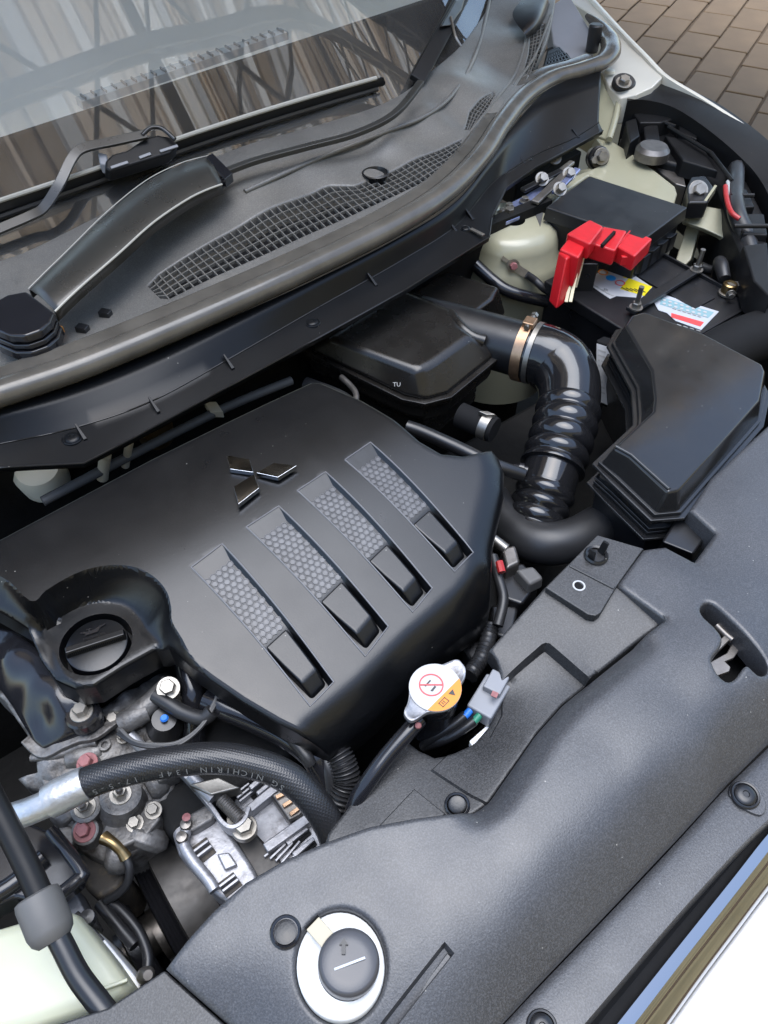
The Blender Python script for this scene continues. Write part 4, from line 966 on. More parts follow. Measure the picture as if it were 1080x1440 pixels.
m = MB(); m.tube([P(866, 628, .9255), P(888, 640, .9255), P(941, 688, .9255)], .0022, 10, 1); build(m, 'ridge', 'box_plastic', ab, sm=60)
m = MB(); m.prism(PZ(.880, (962, 712), (1000, 745), (975, 780), (930, 762)), PZ(.82, (962, 722), (1000, 755), (975, 790), (930, 772))); one(m, 'intake_snorkel', 'black_satin', 'short black intake snorkel end by the front of the air filter box', 'snorkel', bev=.003)
# paper label on the black relay housing behind the hose
lp = thing('spec_label', 'narrow white printed specification label between bellows hose and air filter box', 'label', P(846, 565, .79))
la_ = [P(839, 483, .868), P(861, 490, .868), P(857, 571, .80), P(838, 562, .80)]
m = MB(); nb = (la_[1] - la_[0]).cross(la_[3] - la_[0]).normalized(); nb = nb if nb.dot(CAM - la_[0]) > 0 else -nb
m.prism(la_, [p - nb * .001 for p in la_]); build(m, 'sheet', 'label_white', lp, sm=0)
m = MB()
for i in range(9):
    f = .1 + i * .09; a, b = la_[0].lerp(la_[3], f), la_[1].lerp(la_[2], f); m.bar(a.lerp(b, .12) + nb * .0004, a.lerp(b, random.uniform(.5, .88)) + nb * .0004, .0022, .0004, nb)
build(m, 'printed_lines', 'print_grey', lp, sm=0)
m = MB(); m.prism([p - nb * .002 + (p - sum(la_, V()) / 4) * .12 for p in la_], [p - nb * .05 + (p - sum(la_, V()) / 4) * .12 for p in la_]); one(m, 'relay_housing', 'black_matte', 'black relay housing carrying the white specification label', 'relay housing', bev=.003)
# ================================================================== BATTERY
bt = thing('battery', 'black car battery with stickers beside the red terminal cover', 'battery', (.943, .57, .64))
def rect(x0, x1, y0, y1, z): return [V((x0, y0, z)), V((x1, y0, z)), V((x1, y1, z)), V((x0, y1, z))]
m = MB(); m.drop(rect(.842, 1.043, .455, .69, .838), .19); build(m, 'case', 'black_satin', bt, bev=.004)
m = MB(); m.drop(rect(.838, 1.047, .451, .694, .858), .02); lid = build(m, 'lid', 'black_satin', bt, bev=.003)
for i in range(3):
    m = MB(); y = .50 + i * .062; m.drop(rect(.962, 1.01, y, y + .05, .8605), .003); build(m, 'vent_cover', 'black_satin', lid, bev=.0008)
m = MB(); m.drop(rect(1.041, 1.045, .455, .69, .864), .007); m.drop(rect(.84, 1.045, .453, .457, .862), .005); build(m, 'lid_rim', 'black_satin', lid, bev=.0008)
BZ = .8592
s1 = PZ(BZ, (824, 396), (863, 367), (917, 404), (902, 419), (867, 416), (858, 420), (846, 412))
stk = build(MB().drop(s1, .0008), 'warning_sticker', 'label_white', bt, sm=0)
build(MB().drop(PZ(BZ + .0004, (884, 391), (917, 403), (906, 416), (872, 406)), .0004), 'yellow_field', 'label_yellow', stk, sm=0)
build(MB().drop(PZ(BZ + .0004, (880, 384), (890, 388), (880, 391), (876, 390)), .0004), 'yellow_mark', 'label_yellow', stk, sm=0)
for x, y, c in ((868, 379, 'label_blue'), (859, 391, 'label_blue'), (848, 383, 'label_orange'), (872, 398, 'label_red')):
    build(MB().lathe(P(x, y, BZ + .0003), Z, [(.0078, 0), (.0078, .0004)] if c == 'label_blue' else [(.0078, 0), (.0078, .0004), (.0062, .0004), (.0062, 0)], 24, cap=c == 'label_blue'), 'pictogram', c, stk, sm=0)
m = MB()
for i in range(4): m.bar(P(832 + i * 7, 398 + i * 4.6, BZ + .0004), P(842 + i * 7, 406 + i * 3.4, BZ + .0004), .0025, .0004)
build(m, 'barcode', 'print_grey', stk, sm=0)
s2 = PZ(BZ, (917, 420), (926, 412), (1011, 438), (986, 464), (950, 451), (938, 440), (926, 436))
st2 = build(MB().drop(s2, .0008), 'maker_sticker', 'label_grey', bt, sm=0)
build(MB().drop(PZ(BZ + .0004, (930, 418), (1004, 439), (996, 447), (928, 428)), .0004), 'teal_field', 'label_teal', st2, sm=0)
build(MB().drop(PZ(BZ + .0004, (944, 440), (990, 453), (985, 459), (944, 446)), .0004), 'red_bar', 'label_red', st2, sm=0)
m = MB()
for i in range(8):
    for j in range(2): m.lathe(P(934 + i * 8.2, 422 + i * 2.4 + j * 5, BZ + .0006), Z, [(.0028, 0), (.0028, .0003)], 8)
build(m, 'white_dots', 'label_white', st2, sm=0)
hb = thing('battery_hold_down', 'steel hold-down bar clamped across the top of the battery', 'hold-down bar', P(935, 408, .86))
h0, h1 = P(886, 437, .868), P(984, 377, .868)
m = MB(); m.bar(h0, h1, .016, .006); build(m, 'bar', 'black_satin', hb, bev=.001)
for q in (P(894, 433, .87), P(979, 380, .87)):
    m = MB(); m.lathe(q, Z, [(.010, 0), (.010, .002)], 20); m.lathe(q + Z * .002, Z, [(.007, 0), (.007, .007), (.006, .008)], 6); build(m, 'nut', 'steel', hb)
    m = MB(); m.lathe(q + Z * .008, Z, [(.0035 + .0004 * (i % 2), i * .0011) for i in range(26)], 14); build(m, 'threaded_rod', 'steel', hb)
nt_ = thing('negative_terminal', 'dull brass and lead clamp on the negative battery post', 'battery terminal', P(1024, 412, .855))
m = MB(); q = P(1022, 413, .860); m.lathe(q, Z, [(.013, 0), (.013, .003), (.010, .004)], 24); build(m, 'post_base', 'steel', nt_)
m = MB(); m.lathe(q + Z * .004, Z, [(.0105, 0), (.0105, .013), (.0085, .0145), (.0085, .010), (0, .010)], 24, cap=False); build(m, 'clamp_ring', 'brass', nt_)
m = MB(); m.box(q + Z * .010 + RT * .014 + V((0, .006, 0)), RT * .012, V((.3, .7, 0)) * .008, Z * .005); m.bolt(q + Z * .010 - V((.012, .012, 0)), V((-1, -1, 0)), .005, .006); build(m, 'clamp_arm', 'steel', nt_, bev=.001)
build(MB().tube([q + Z * .012 + V((.012, .018, 0)), q + V((.03, .04, .018)), q + V((.06, .06, .0)), q + V((.08, .06, -.06))], [.009, .011, .009, .008], 14), 'cable_boot', 'rubber', nt_)
m = MB()
for i in range(5): m.bar(P(874 + i * 6, 404 + i * .6, BZ + .0010), P(884 + i * 6, 409 + i * .5, BZ + .0010), .0014, .0003)
build(m, 'printed_lines', 'print_black', stk, sm=0)
m = MB(); put_text(m, '!', .010, P(900, 408, BZ + .0008), RT, UP, .0004); put_text(m, 'Pb', .007, P(852, 408, BZ + .0008), RT, UP, .0004); build(m, 'printed_mark', 'print_black', stk, sm=0)
m = MB()
for i in range(4): m.bar(P(952 + i * 9, 458 - 6 + i * 2.6 + 4, BZ + .0008), P(958 + i * 9, 460 - 6 + i * 2.6 + 4, BZ + .0008), .0016, .0003)
build(m, 'printed_lines', 'print_grey', st2, sm=0)
m = MB()
for i in range(6): m.bar(P(946 + i * 7, 433 + i * 2.2, BZ + .0009), P(951 + i * 7, 434.6 + i * 2.2, BZ + .0009), .002, .0003)
build(m, 'printed_lines', 'print_grey', st2, sm=0)
rt = thing('red_terminal_cover', 'bright red plastic cover over the positive battery terminal', 'terminal cover', P(860, 380, .86))
def rbox(pts, z, h, bev=.003, name='block'): build(MB().drop(PZ(z, *pts), h), name, 'red_plastic', rt, bev=bev, seg=3)
rbox(((866, 345), (884, 322), (918, 335), (893, 360)), .930, .026, name='post_cover')
rbox(((829, 341), (848, 318), (882, 324), (865, 352)), .934, .026, name='link_cover')
rbox(((797, 328), (829, 308), (849, 318), (830, 343)), .948, .026, name='fuse_cover')
rbox(((787, 350), (800, 334), (826, 340), (814, 362)), .940, .05, name='step_cover')
m = MB(); m.prism(PZ(.936, (785, 353), (800, 346), (812, 354), (797, 364)), PZ(.868, (771, 424), (787, 414), (797, 424), (782, 436))); build(m, 'leg_cover', 'red_plastic', rt, bev=.003)
build(MB().lathe(P(893, 372, .859), Z, [(.011, 0), (.010, .05)], 20), 'post', 'steel', rt)
for pts, z in ((((868, 346), (886, 325)), .9306), (((832, 341), (849, 322)), .9346)):
    build(MB().bar(P(*pts[0], z), P(*pts[1], z), .0022, .0022), 'hinge_rib', 'red_plastic', rt, bev=.0006)
build(MB().box(P(880, 366, .916), RT * .008, RT.cross(Z) * .003, Z * .007), 'latch', 'red_plastic', rt, bev=.001)
build(MB().box(P(818, 352, .93), RT * .005, RT.cross(Z) * .003, Z * .01), 'latch', 'red_plastic', rt, bev=.001)
m = MB(); m.bar(P(846, 346, .937), P(864, 327, .937), .004, .005); build(m, 'tape', 'black_matte', rt)
for a, b in (((814, 366), (802, 425)), ((808, 369), (796, 425)), ((820, 362), (809, 404))): build(MB().bar(P(*a, .915), P(*b, .872), .005, .004), 'fuse_blade', 'tape_cream', rt, bev=.0006)
build(MB().box(P(815, 395, .87), RT * .014, V((0, .012, 0)), Z * .035), 'fuse_carrier', 'black_satin', rt, bev=.002)
# ================================================================== FUSE BOX
fb = thing('fuse_box', 'flat topped black fuse box behind the battery', 'fuse box', P(860, 380, .78))
ft = PZ(.93, (768, 291), (829, 247), (967, 291), (905, 337))
build(MB().drop(ft, .022, .003), 'lid', 'black_satin', fb, bev=.0025)
ftb = at_z(ngrow(ft, -.006), .908)
build(MB().drop(ftb, .13), 'body', 'black_satin', fb, bev=.003)
for i in range(4):
    q = ftb[3].lerp(ftb[2], .15 + i * .22) - Z * .03; build(MB().box(q, (ftb[2] - ftb[3]).normalized() * .010, V((.008, -.004, 0)), Z * .014), 'latch', 'black_satin', fb, bev=.001)
# ================================================================== STRUT TOWER, INNER FENDER, HINGE
sx = P(728, 352, .86)
tw_mb = MB().lathe((sx.x, sx.y + .02, 0), Z, [(.02, .905), (.06, .903), (.072, .895), (.078, .88), (.080, .865), (.088, .855), (.093, .84), (.096, .80), (.10, .6)], 48, cap=False)
_tb = BVHTree.FromPolygons([tuple(v) for v in tw_mb.v], tw_mb.f)
def PT(x, y, lift=0):
    d = (FW * FPX + RT * (x - 540) - UP * (y - 720)).normalized(); h = _tb.ray_cast(CAM, d)
    return (h[0] if h[0] is not None else P(x, y, .85)) - d * lift
tw = thing('strut_tower', 'cream painted strut tower below the apron corner', 'strut tower', (sx.x, sx.y, .6))
build(MB().lathe((sx.x, sx.y + .02, 0), Z, [(.02, .905), (.06, .903), (.072, .895), (.078, .88), (.080, .865), (.088, .855), (.093, .84), (.096, .80), (.10, .6)], 48, cap=False), 'tower', 'paint_cream', tw, sm=50)
for x, y, z in ((706, 300, .915), (716, 292, .918), (738, 283, .918)):
    build(MB().bolt(P(x, y, z), Z, .006, .006), 'nut', 'steel', tw, sm=0)
m = MB(); m.drop(PZ(.915, (700, 306), (712, 288), (736, 276), (760, 262), (770, 265), (748, 285), (730, 305), (712, 312)), .006); build(m, 'bracket', 'blue_zinc', tw, bev=.001)
build(MB().bolt(P(716, 300, .9165), Z, .0075, .008), 'nut', 'steel', tw, sm=0)
m = MB(); m.prism(PZ(.905, (746, 286), (758, 283), (764, 300), (760, 320)), PZ(.86, (742, 296), (756, 296), (762, 320), (752, 340))); build(m, 'black_bracket', 'rubber_grey', tw, bev=.002)
build(MB().bolt(P(753, 291, .908), V((-.3, -.6, 1)), .008, .007), 'bolt', 'steel', tw, sm=0)
gs = thing('ground_strap', 'earth cable with ring lug bolted to the cream strut tower', 'earth cable', P(722, 375, .83))
q = PT(721, 373, .002); nn = V((-.5, -.8, .3)).normalized()
m = MB(); m.lathe(q + nn * .002, nn, [(.010, 0), (.010, .002)], 20); m.bar(q + nn * .003, PT(744, 388, .003) + nn * .003, .012, .002, nn); m.bar(PT(706, 362, .002), q, .006, .003, nn); build(m, 'lug', 'steel', gs)
m = MB(); m.lathe(q + nn * .004, nn, [(.0062, 0), (.0062, .005), (.005, .006)], 6); build(m, 'painted_bolt', 'paint_pink', gs, sm=0)
build(MB().tube([PT(740, 386, .008), PT(752, 394, .01), P(768, 408, .84), P(795, 424, .80)], .006, 12), 'cable', 'rubber', gs)
one(MB().tube(PL((668, 372, .865), (690, 392, .85), (712, 408, .84), (742, 418, .83), (790, 428, .81)), .010, 14), 'vacuum_hose', 'black_gloss', 'glossy black hose running below the cream strut tower', 'hose')
inf = thing('inner_fender', 'cream painted inner fender panel behind the fuse box', 'inner fender', P(880, 240, .8))
m = MB(); m.drop(PZ(.90, (835, 188), (858, 196), (888, 215), (922, 240), (950, 262), (953, 272), (947, 291), (900, 276), (828, 246), (796, 268), (775, 290), (768, 280), (800, 250), (845, 232), (856, 216)), .12); build(m, 'shelf', 'paint_cream', inf, bev=.004, seg=3)
m = MB(); m.prism(PL((826, 112, .955), (846, 100, .96), (853, 126, .95), (873, 138, .945), (868, 165, .925), (857, 197, .905), (838, 190, .905), (800, 168, .905)), [p - Z * .05 + V((.02, .02, 0)) for p in PL((826, 112, .955), (846, 100, .96), (853, 126, .95), (873, 138, .945), (868, 165, .925), (857, 197, .905), (838, 190, .905), (800, 168, .905))]); build(m, 'gusset', 'paint_cream', inf, bev=.003)
m = MB(); m.tube(PL((871, 136, .948), (866, 165, .93), (857, 196, .91)), .006, 10); build(m, 'folded_edge', 'paint_cream', inf)
m = MB(); m.lathe(P(838, 222, .905), V((-.4, -.8, .4)), [(.020, 0), (.020, .012), (.017, .015), (0, .015)], 24, cap=False); build(m, 'rubber_seat', 'black_satin', inf)
build(MB().bolt(P(846, 220, .915), V((-.5, -.8, .5)), .0095, .009), 'bolt', 'steel', inf, sm=0)
build(MB().bolt(P(833, 226, .905), V((-.5, -.8, .5)), .007, .012), 'bolt', 'steel', inf, sm=0)
m = MB(); m.drop(PZ(.86, (775, 292), (800, 262), (832, 248), (846, 235), (800, 240), (760, 275), (752, 300)), .2); build(m, 'lower_panel', 'paint_cream', inf, bev=.002)
hg = thing('hood_hinge_assembly', 'oily steel hood hinge links under the end of the apron', 'hinge', P(770, 262, .88))
for a, b, w_, mt in (((752, 285), (800, 240), .014, 'steel_dark'), ((765, 258), (805, 228), .010, 'steel'), ((780, 272), (812, 238), .012, 'blue_zinc'), ((735, 268), (790, 240), .012, 'black_satin')):
    m = MB(); m.bar(P(*a, .925), P(*b, .93), w_, .006); build(m, 'link', mt, hg, bev=.002)
for x, y in ((787, 266), (780, 222), (762, 252), (800, 245)):
    m = MB(); m.bolt(P(x, y, .932), V((-.3, -.7, .8)), .008, .010); build(m, 'pin', 'steel', hg, sm=0)
m = MB(); m.box(P(760, 245, .90), (.09, .01, 0), (0, .02, 0), (0, 0, .02)); build(m, 'base', 'black_matte', hg, bev=.003)
# fender rail (white) and outer fender
fd = thing('fender', 'white painted fender edge beyond the engine bay', 'fender', P(900, 90, .9))
m = MB(); m.drop(PL((790, -40, .985), (822, -8, .985), (868, 42, .98), (905, 80, .975), (932, 108, .97), (918, 122, .968), (896, 132, .965), (872, 138, .955), (856, 122, .958), (846, 100, .962), (862, 80, .968), (858, 48, .975), (832, 20, .98), (800, 0, .98)), .05); build(m, 'rail', 'paint_white', fd, bev=.003)
fo = curve(PL((780, -50, .992), (822, -10, .99), (868, 40, .985), (905, 78, .98), (934, 107, .972), (990, 141, .955), (1040, 174, .945), (1085, 208, .935), (1140, 265, .92)), 40)
build(MB().grid([[p - Z * .03 for p in fo], fo, [p + V((.006, .002, .002)) for p in fo], [p + V((.03, .005, -.01)) for p in fo], [p + V((.07, .0, -.08)) for p in fo], [p + V((.08, .0, -.5)) for p in fo]]), 'outer_skin', 'paint_white', fd, sm=60)
e = thing('fender_bolt', 'large bolt with rubber washer on the white fender rail', 'bolt', P(876, 118, .965))
build(MB().lathe(P(876, 120, .963), V((-.2, -.3, 1)), [(.022, 0), (.022, .008), (.019, .011), (0, .011)], 28, cap=False), 'rubber_washer', 'rubber', e)
build(MB().bolt(P(877, 116, .975), V((-.2, -.3, 1)), .010, .009), 'head', 'steel', e, sm=0)
e = thing('plastic_plug', 'round cream plug in the white fender rail', 'plug', P(857, 103, .965)); build(MB().lathe(P(857, 102, .966), Z, [(.011, 0), (.010, .004), (.007, .005), (0, .005)], 20, cap=False), 'plug', 'cream_plastic', e)
# end of scuttle: grey inner panel with vent and rubber bump stop
es = thing('scuttle_end_panel', 'pale grey panel with black side vent beyond the cowl corner', 'side panel', P(800, 60, .95))
m = MB(); m.prism(PL((770, 10, 1.03), (800, -8, 1.03), (838, 55, .985), (812, 92, .975), (778, 62, .99)), [p - Z * .04 for p in PL((770, 10, 1.03), (800, -8, 1.03), (838, 55, .985), (812, 92, .975), (778, 62, .99))]); build(m, 'panel', 'connector_grey', es, bev=.003)
va = PZ(.992, (764, 104), (772, 74)); vb2 = PZ(.992, (808, 92), (786, 68)); m = MB()
for i in range(7): m.bar(va[0].lerp(va[1], i / 6), vb2[0].lerp(vb2[1], i / 6), .004, .005)
for i in range(8): m.bar(va[0].lerp(vb2[0], i / 7), va[1].lerp(vb2[1], i / 7), .003, .005)
build(m, 'vent_grid', 'black_satin', es, sm=0)
m = MB(); m.prism(PZ(.984, (760, 108), (812, 95), (788, 62), (770, 68)), PZ(.97, (760, 112), (812, 99), (788, 66), (770, 72))); build(m, 'vent_well', 'black_matte', es)
m = MB(); q = P(833, 66, .99); m.tube([q - Z * .01, q + Z * .04], [.012, .015, .014], 16); m.v = [V((v.x, v.y, v.z)) for v in m.v]; one(m, 'bump_stop', 'rubber', 'upright black rubber bump stop beside the white fender', 'bump stop', bev=.004)
# ================================================================== HEADLAMP BACK
hl = thing('headlamp_housing', 'black back of the headlamp housing curving along the fender', 'headlamp', P(1000, 250, .8))
ho = curve(PL((880, 118, .955), (905, 117, .955), (950, 121, .958), (1000, 140, .952), (1050, 173, .946), (1085, 202, .940), (1140, 258, .930), (1160, 350, .915)), 40)
hi_ = curve(PL((882, 142, .955), (903, 140, .955), (945, 150, .95), (990, 178, .945), (1036, 216, .935), (1070, 254, .925), (1095, 310, .92), (1110, 390, .915)), 40)
build(MB().grid([[p - Z * .012 for p in ho], ho, [a.lerp(b, .5) + Z * .003 for a, b in zip(ho, hi_)], hi_, [p - Z * .05 for p in hi_], [p - Z * .16 + V((-.01, -.01, 0)) for p in hi_]]), 'rim', 'lamp_black', hl, sm=50)
m = MB(); m.drop(PZ(.905, (884, 150), (905, 142), (950, 160), (1000, 195), (1045, 240), (1075, 300), (1090, 420), (1050, 370), (1022, 305), (1010, 262), (975, 235), (930, 225), (895, 200), (880, 180)), .12); build(m, 'shell', 'lamp_black', hl, bev=.008, seg=3)
for pts, z, h in ((((905, 178), (925, 172), (930, 205), (908, 210)), .925, .03), (((890, 158), (925, 150), (955, 165), (930, 172), (900, 172)), .93, .03), (((935, 190), (985, 200), (1010, 240), (960, 225)), .918, .03), (((955, 172), (985, 180), (980, 195), (955, 186)), .925, .02), (((1020, 262), (1050, 265), (1062, 290), (1030, 292)), .918, .03), (((1035, 300), (1075, 300), (1080, 330), (1045, 328)), .916, .03), (((1045, 345), (1080, 340), (1085, 420), (1060, 395)), .912, .05), (((880, 170), (895, 165), (900, 190), (886, 200)), .93, .05)):
    build(MB().drop(PZ(z, *pts), h, .003), 'moulded_block', 'lamp_black', hl, bev=.003)
for a, b in (((900, 160), (950, 178)), ((940, 178), (1000, 215)), ((1000, 215), (1030, 255)), ((905, 150), (960, 165)), ((1032, 318), (1080, 318)), ((1028, 275), (1060, 275))):
    build(MB().tube(PZ(.926, a, b), .0035, 8), 'rib', 'lamp_black', hl)
m = MB(); m.lathe(P(915, 222, .91), Z, [(.03, 0), (.03, .015), (.024, .022), (0, .022)], 24, cap=False); build(m, 'bulb_cap', 'steel_dark', hl)
m = MB(); put_text(m, 'ES', .012, P(1043, 175, .941), RT, UP, .001, True); build(m, 'moulded_mark', 'print_grey', hl, sm=0)
m = MB(); m.drop(PZ(.89, (872, 195), (885, 190), (920, 215), (960, 240), (965, 262), (950, 258), (915, 232), (880, 212)), .05); one(m, 'lamp_bracket', 'steel_dark', 'dull metal bracket between cream inner fender and headlamp back', 'bracket', bev=.002)
lm = thing('lamp_mount', 'square black rubber mount with steel bolt below the headlamp back', 'mount', P(984, 270, .89))
m = MB(); m.drop(PZ(.922, (966, 262), (972, 248), (992, 246), (1004, 262), (996, 284), (968, 284)), .03); build(m, 'pad', 'black_satin', lm, bev=.004)
build(MB().bolt(P(982, 268, .924), V((-.4, -.7, .8)), .0105, .008, 1.6), 'bolt', 'steel', lm, sm=0)
m = MB(); m.bar(P(990, 288, .915), P(1005, 266, .92), .004, .014); build(m, 'tab', 'paint_cream', lm)
m = MB(); m.prism(PL((965, 283, .895), (992, 290, .895), (1022, 295, .893), (1038, 312, .89), (1042, 335, .885), (1032, 349, .875), (1017, 334, .878), (990, 322, .88), (966, 314, .88)), [p - Z * .012 + V((.01, .015, 0)) for p in PL((965, 283, .895), (992, 290, .895), (1022, 295, .893), (1038, 312, .89), (1042, 335, .885), (1032, 349, .875), (1017, 334, .878), (990, 322, .88), (966, 314, .88))])
one(m, 'lamp_support_panel', 'paint_cream', 'cream painted curved support panel right of the fuse box', 'body panel', bev=.003)
m = MB(); m.prism(PL((966, 316, .86), (984, 322, .86), (972, 365, .83), (955, 382, .82), (948, 372, .82)), PL((966, 326, .80), (984, 332, .80), (972, 375, .78), (955, 392, .77), (948, 382, .77))); one(m, 'side_rail', 'paint_cream', 'cream painted body rail between fuse box and battery bolt', 'body rail', bev=.003)
pc_ = thing('plug_connector', 'cream plastic plug connector hanging at the right of the battery', 'connector', P(1043, 355, .85))
m = MB(); m.drop(PZ(.872, (1030, 350), (1042, 342), (1056, 356), (1052, 368), (1032, 368)), .02); build(m, 'body', 'cream_plastic', pc_, bev=.002)
m = MB(); m.bar(P(1040, 346, .876), P(1042, 366, .876), .004, .004); build(m, 'ridge', 'cream_plastic', pc_, bev=.001)
for k, (pts, r, mt, lb) in enumerate(((((1020, 262), (1022, 280), (1028, 298), (1040, 308)), .004, 'wire_red', 'thin red wire looping down behind the headlamp'), (((1024, 256), (1027, 280), (1034, 302), (1042, 312)), .004, 'label_white', 'thin white wire looping down behind the headlamp'), (((1036, 236), (1034, 270), (1036, 300), (1048, 330), (1060, 370)), .014, 'rubber', 'taped black wiring loom hanging behind the headlamp'))):
    one(MB().tube([P(x, y, .925 - .004 * k - .0004 * max(0, y - 300)) for x, y in pts], r, 10), 'wire' if k < 2 else 'wiring_loom', mt, lb, 'wire' if k < 2 else 'wiring')
one(MB().tube(PL((985, 375, .84), (1005, 380, .835), (1030, 366, .84), (1060, 385, .83)), .008, 10), 'cable', 'rubber', 'black cable lying between battery and cream plug connector', 'cable')
m = MB(); m.drop(PZ(.80, (1018, 430), (1076, 420), (1060, 460), (1035, 470)), .03); one(m, 'tray_edge', 'paint_cream', 'cream sheet metal corner right of the battery', 'body panel', bev=.002)
one(MB().tube(PL((985, 515, .845), (1020, 492, .85), (1060, 474, .852), (1100, 462, .852), (1150, 456, .845)), .036, 28, 8), 'fresh_air_duct', 'black_matte', 'fat black air duct behind the air filter box at right edge', 'duct')
m = MB(); m.drop(PZ(.84, (1060, 390), (1090, 400), (1095, 470), (1060, 440)), .03); one(m, 'lamp_wire_tray', 'black_satin', 'black plastic tray at the right edge beside the battery', 'tray', bev=.003)
# ================================================================== WIPERS
def ribbon2(pts, w, h, nn):
    rr = []
    for i, p in enumerate(pts):
        t = (pts[min(i + 1, len(pts) - 1)] - pts[max(i - 1, 0)]).normalized(); s = t.cross(nn).normalized() * w / 2; u = nn * h / 2
        rr.append([p + s + u, p - s + u, p - s - u, p + s - u])
    return MB().rings(rr)
wa = thing('windscreen_wiper', 'broad black wiper arm rising from its pivot cap on the cowl', 'wiper', P(40, 460, 1.0), 'wipers at the foot of the windscreen')
st = [((40, 406), (77, 437), 1.034), ((66, 380), (96, 418), 1.040), ((95, 352), (120, 396), 1.045), ((150, 298), (166, 356), 1.052), ((205, 254), (215, 312), 1.058), ((250, 231), (262, 280), 1.060), ((275, 223), (290, 266), 1.060), ((292, 219), (312, 258), 1.058)]
rr = []
for l, r_, z in st:
    a, b = P(*l, z), P(*r_, z); mid = (a + b) / 2 + Z * .004
    rr.append([a - Z * .012, a - Z * .002, a.lerp(mid, .15) + Z * .001, mid, b.lerp(mid, .15) + Z * .001, b - Z * .002, b - Z * .014])
build(MB().grid([list(x) for x in zip(*[curve(c, 30) for c in zip(*rr)])]), 'arm', 'wiper_black', wa, sm=50, solid=.002)
build(MB().tube(curve([P(*r_, z) - Z * .001 for l, r_, z in st], 30), .0013, 8, 1), 'edge', 'blade_edge', wa)  # pale tube puts a bright edge highlight along the arm
build(MB().tube(curve([P(*l, z) for l, r_, z in st], 30), .0007, 8, 1), 'edge', 'blade_edge', wa)  # thinner pale line for the highlight on the opposite edge
cp_ = PZ(1.036, (37, 409), (75, 438), (70, 452), (56, 464), (36, 471), (14, 471), (-8, 462), (-22, 445), (-10, 425), (10, 414))
build(MB().drop(cp_, .010, .002), 'pivot_cap', 'black_gloss', wa, bev=.003, seg=3)
build(MB().drop(at_z(ngrow(cp_, .001), 1.024), .006, .001), 'cap_step', 'black_gloss', wa, bev=.002)
build(MB().drop(at_z(ngrow(cp_, .003), 1.016), .012, .001), 'cap_base', 'black_gloss', wa, bev=.003)
m = MB(); q1, q2, q3, q4 = P(290, 220, 1.063), P(299, 215, 1.063), P(327, 243, 1.06), P(316, 252, 1.06); m.drop([q1, q2, q3, q4], .012); m.tube([P(306, 256, 1.052), P(322, 246, 1.052)], .004, 12); build(m, 'hinge_clip', 'black_gloss', wa, bev=.001)
build(MB().lathe(P(311, 259, 1.05), P(306, 256, 1.052) - P(322, 246, 1.052), [(.006, -.002), (.006, .003), (.004, .004), (0, .004)], 16, cap=False), 'hinge_pin', 'black_gloss', wa)
build(ribbon2(curve(PL((314, 243, 1.052), (360, 226, 1.052), (430, 207, 1.052), (500, 188, 1.054), (555, 160, 1.060), (592, 116, 1.072)), 40), .011, .007, Z), 'arm_extension', 'wiper_black', wa, bev=.0012)
one(MB().box(P(78, 466, .992), (.006, .003, 0), (-.004, .007, 0), (0, 0, .006)), 'end_stop', 'orange_bump', 'small tan stop block beside the wiper pivot cap', 'stop block', bev=.002)
wb = thing('windscreen_wiper', 'long black wiper blade lying on the lower windscreen with clip connector', 'wiper', PG(200, 225), 'wipers at the foot of the windscreen')
tp = [PG(*q, .022) for q in ((-60, 303), (0, 283), (150, 233), (250, 196), (360, 160), (450, 133), (538, 108))]
lw = [PG(*q, .010) for q in ((-60, 322), (0, 301), (150, 248), (250, 211), (360, 174), (450, 146), (541, 119))]
tpc, lwc = curve(tp, 50), curve(lw, 50)
build(MB().rings([[a, a + N0 * .002 + (b - a) * .2, b + N0 * .004, b - N0 * .002, a - N0 * .006] for a, b in zip(tpc, lwc)]), 'spoiler', 'lamp_black', wb, sm=40)
build(MB().tube([p + N0 * .0015 for p in tpc[::4]], .0032, 8, 3), 'edge', 'blade_edge', wb)
build(MB().tube([p - N0 * .004 for p in lwc[::4]], .0045, 8, 3), 'rubber_squeegee', 'rubber', wb)
cn = [PG(*q, .040) for q in ((148, 226), (158, 216), (178, 211), (205, 193), (222, 189), (240, 192), (251, 203), (240, 215), (195, 229), (156, 241), (148, 236))]
build(MB().prism(cn, [p - N0 * .022 for p in cn]), 'connector', 'lamp_black', wb, bev=.0035, seg=3)
for a, b in (((156, 236), (180, 228)), ((196, 222), (212, 216)), ((225, 213), (250, 205))): build(MB().bar(PG(*a, .041), PG(*b, .041), .004, .002, N0), 'grey_bar', 'connector_grey', wb, bev=.0005)  # pale grey bars on top of the connector
build(MB().drop([PG(*q, .036) for q in ((137, 213), (150, 216), (152, 232), (140, 230))], .014), 'connector_end', 'connector_grey', wb, bev=.002)
bp_ = [PG(*q) for q in ((-50, 345, .02), (0, 322, .022), (42, 304, .024), (62, 292, .030), (84, 258, .042), (100, 225, .046), (116, 209, .046), (160, 199, .046), (206, 189, .046))]
bc = curve(bp_, 60, 8)
def ribbon(pts, w, h, nn):
    rr = []
    for i, p in enumerate(pts):
        t = (pts[min(i + 1, len(pts) - 1)] - pts[max(i - 1, 0)]).normalized(); s = t.cross(nn).normalized() * w / 2; u = nn * h / 2
        rr.append([p + s + u, p - s + u, p - s - u, p + s - u])
    return MB().rings(rr)
build(ribbon(bc, .013, .005, N0), 'arm_rod', 'wiper_black', wb, bev=.001, sm=40)
build(MB().tube([PG(*q, .048) for q in ((200, 190), (212, 180), (228, 181), (246, 196))], .003, 10), 'release_loop', 'black_gloss', wb)
wc = thing('windscreen_wiper', 'second wiper arm with silver edge near the top of the windscreen', 'wiper', PG(610, 80), 'wipers at the foot of the windscreen')
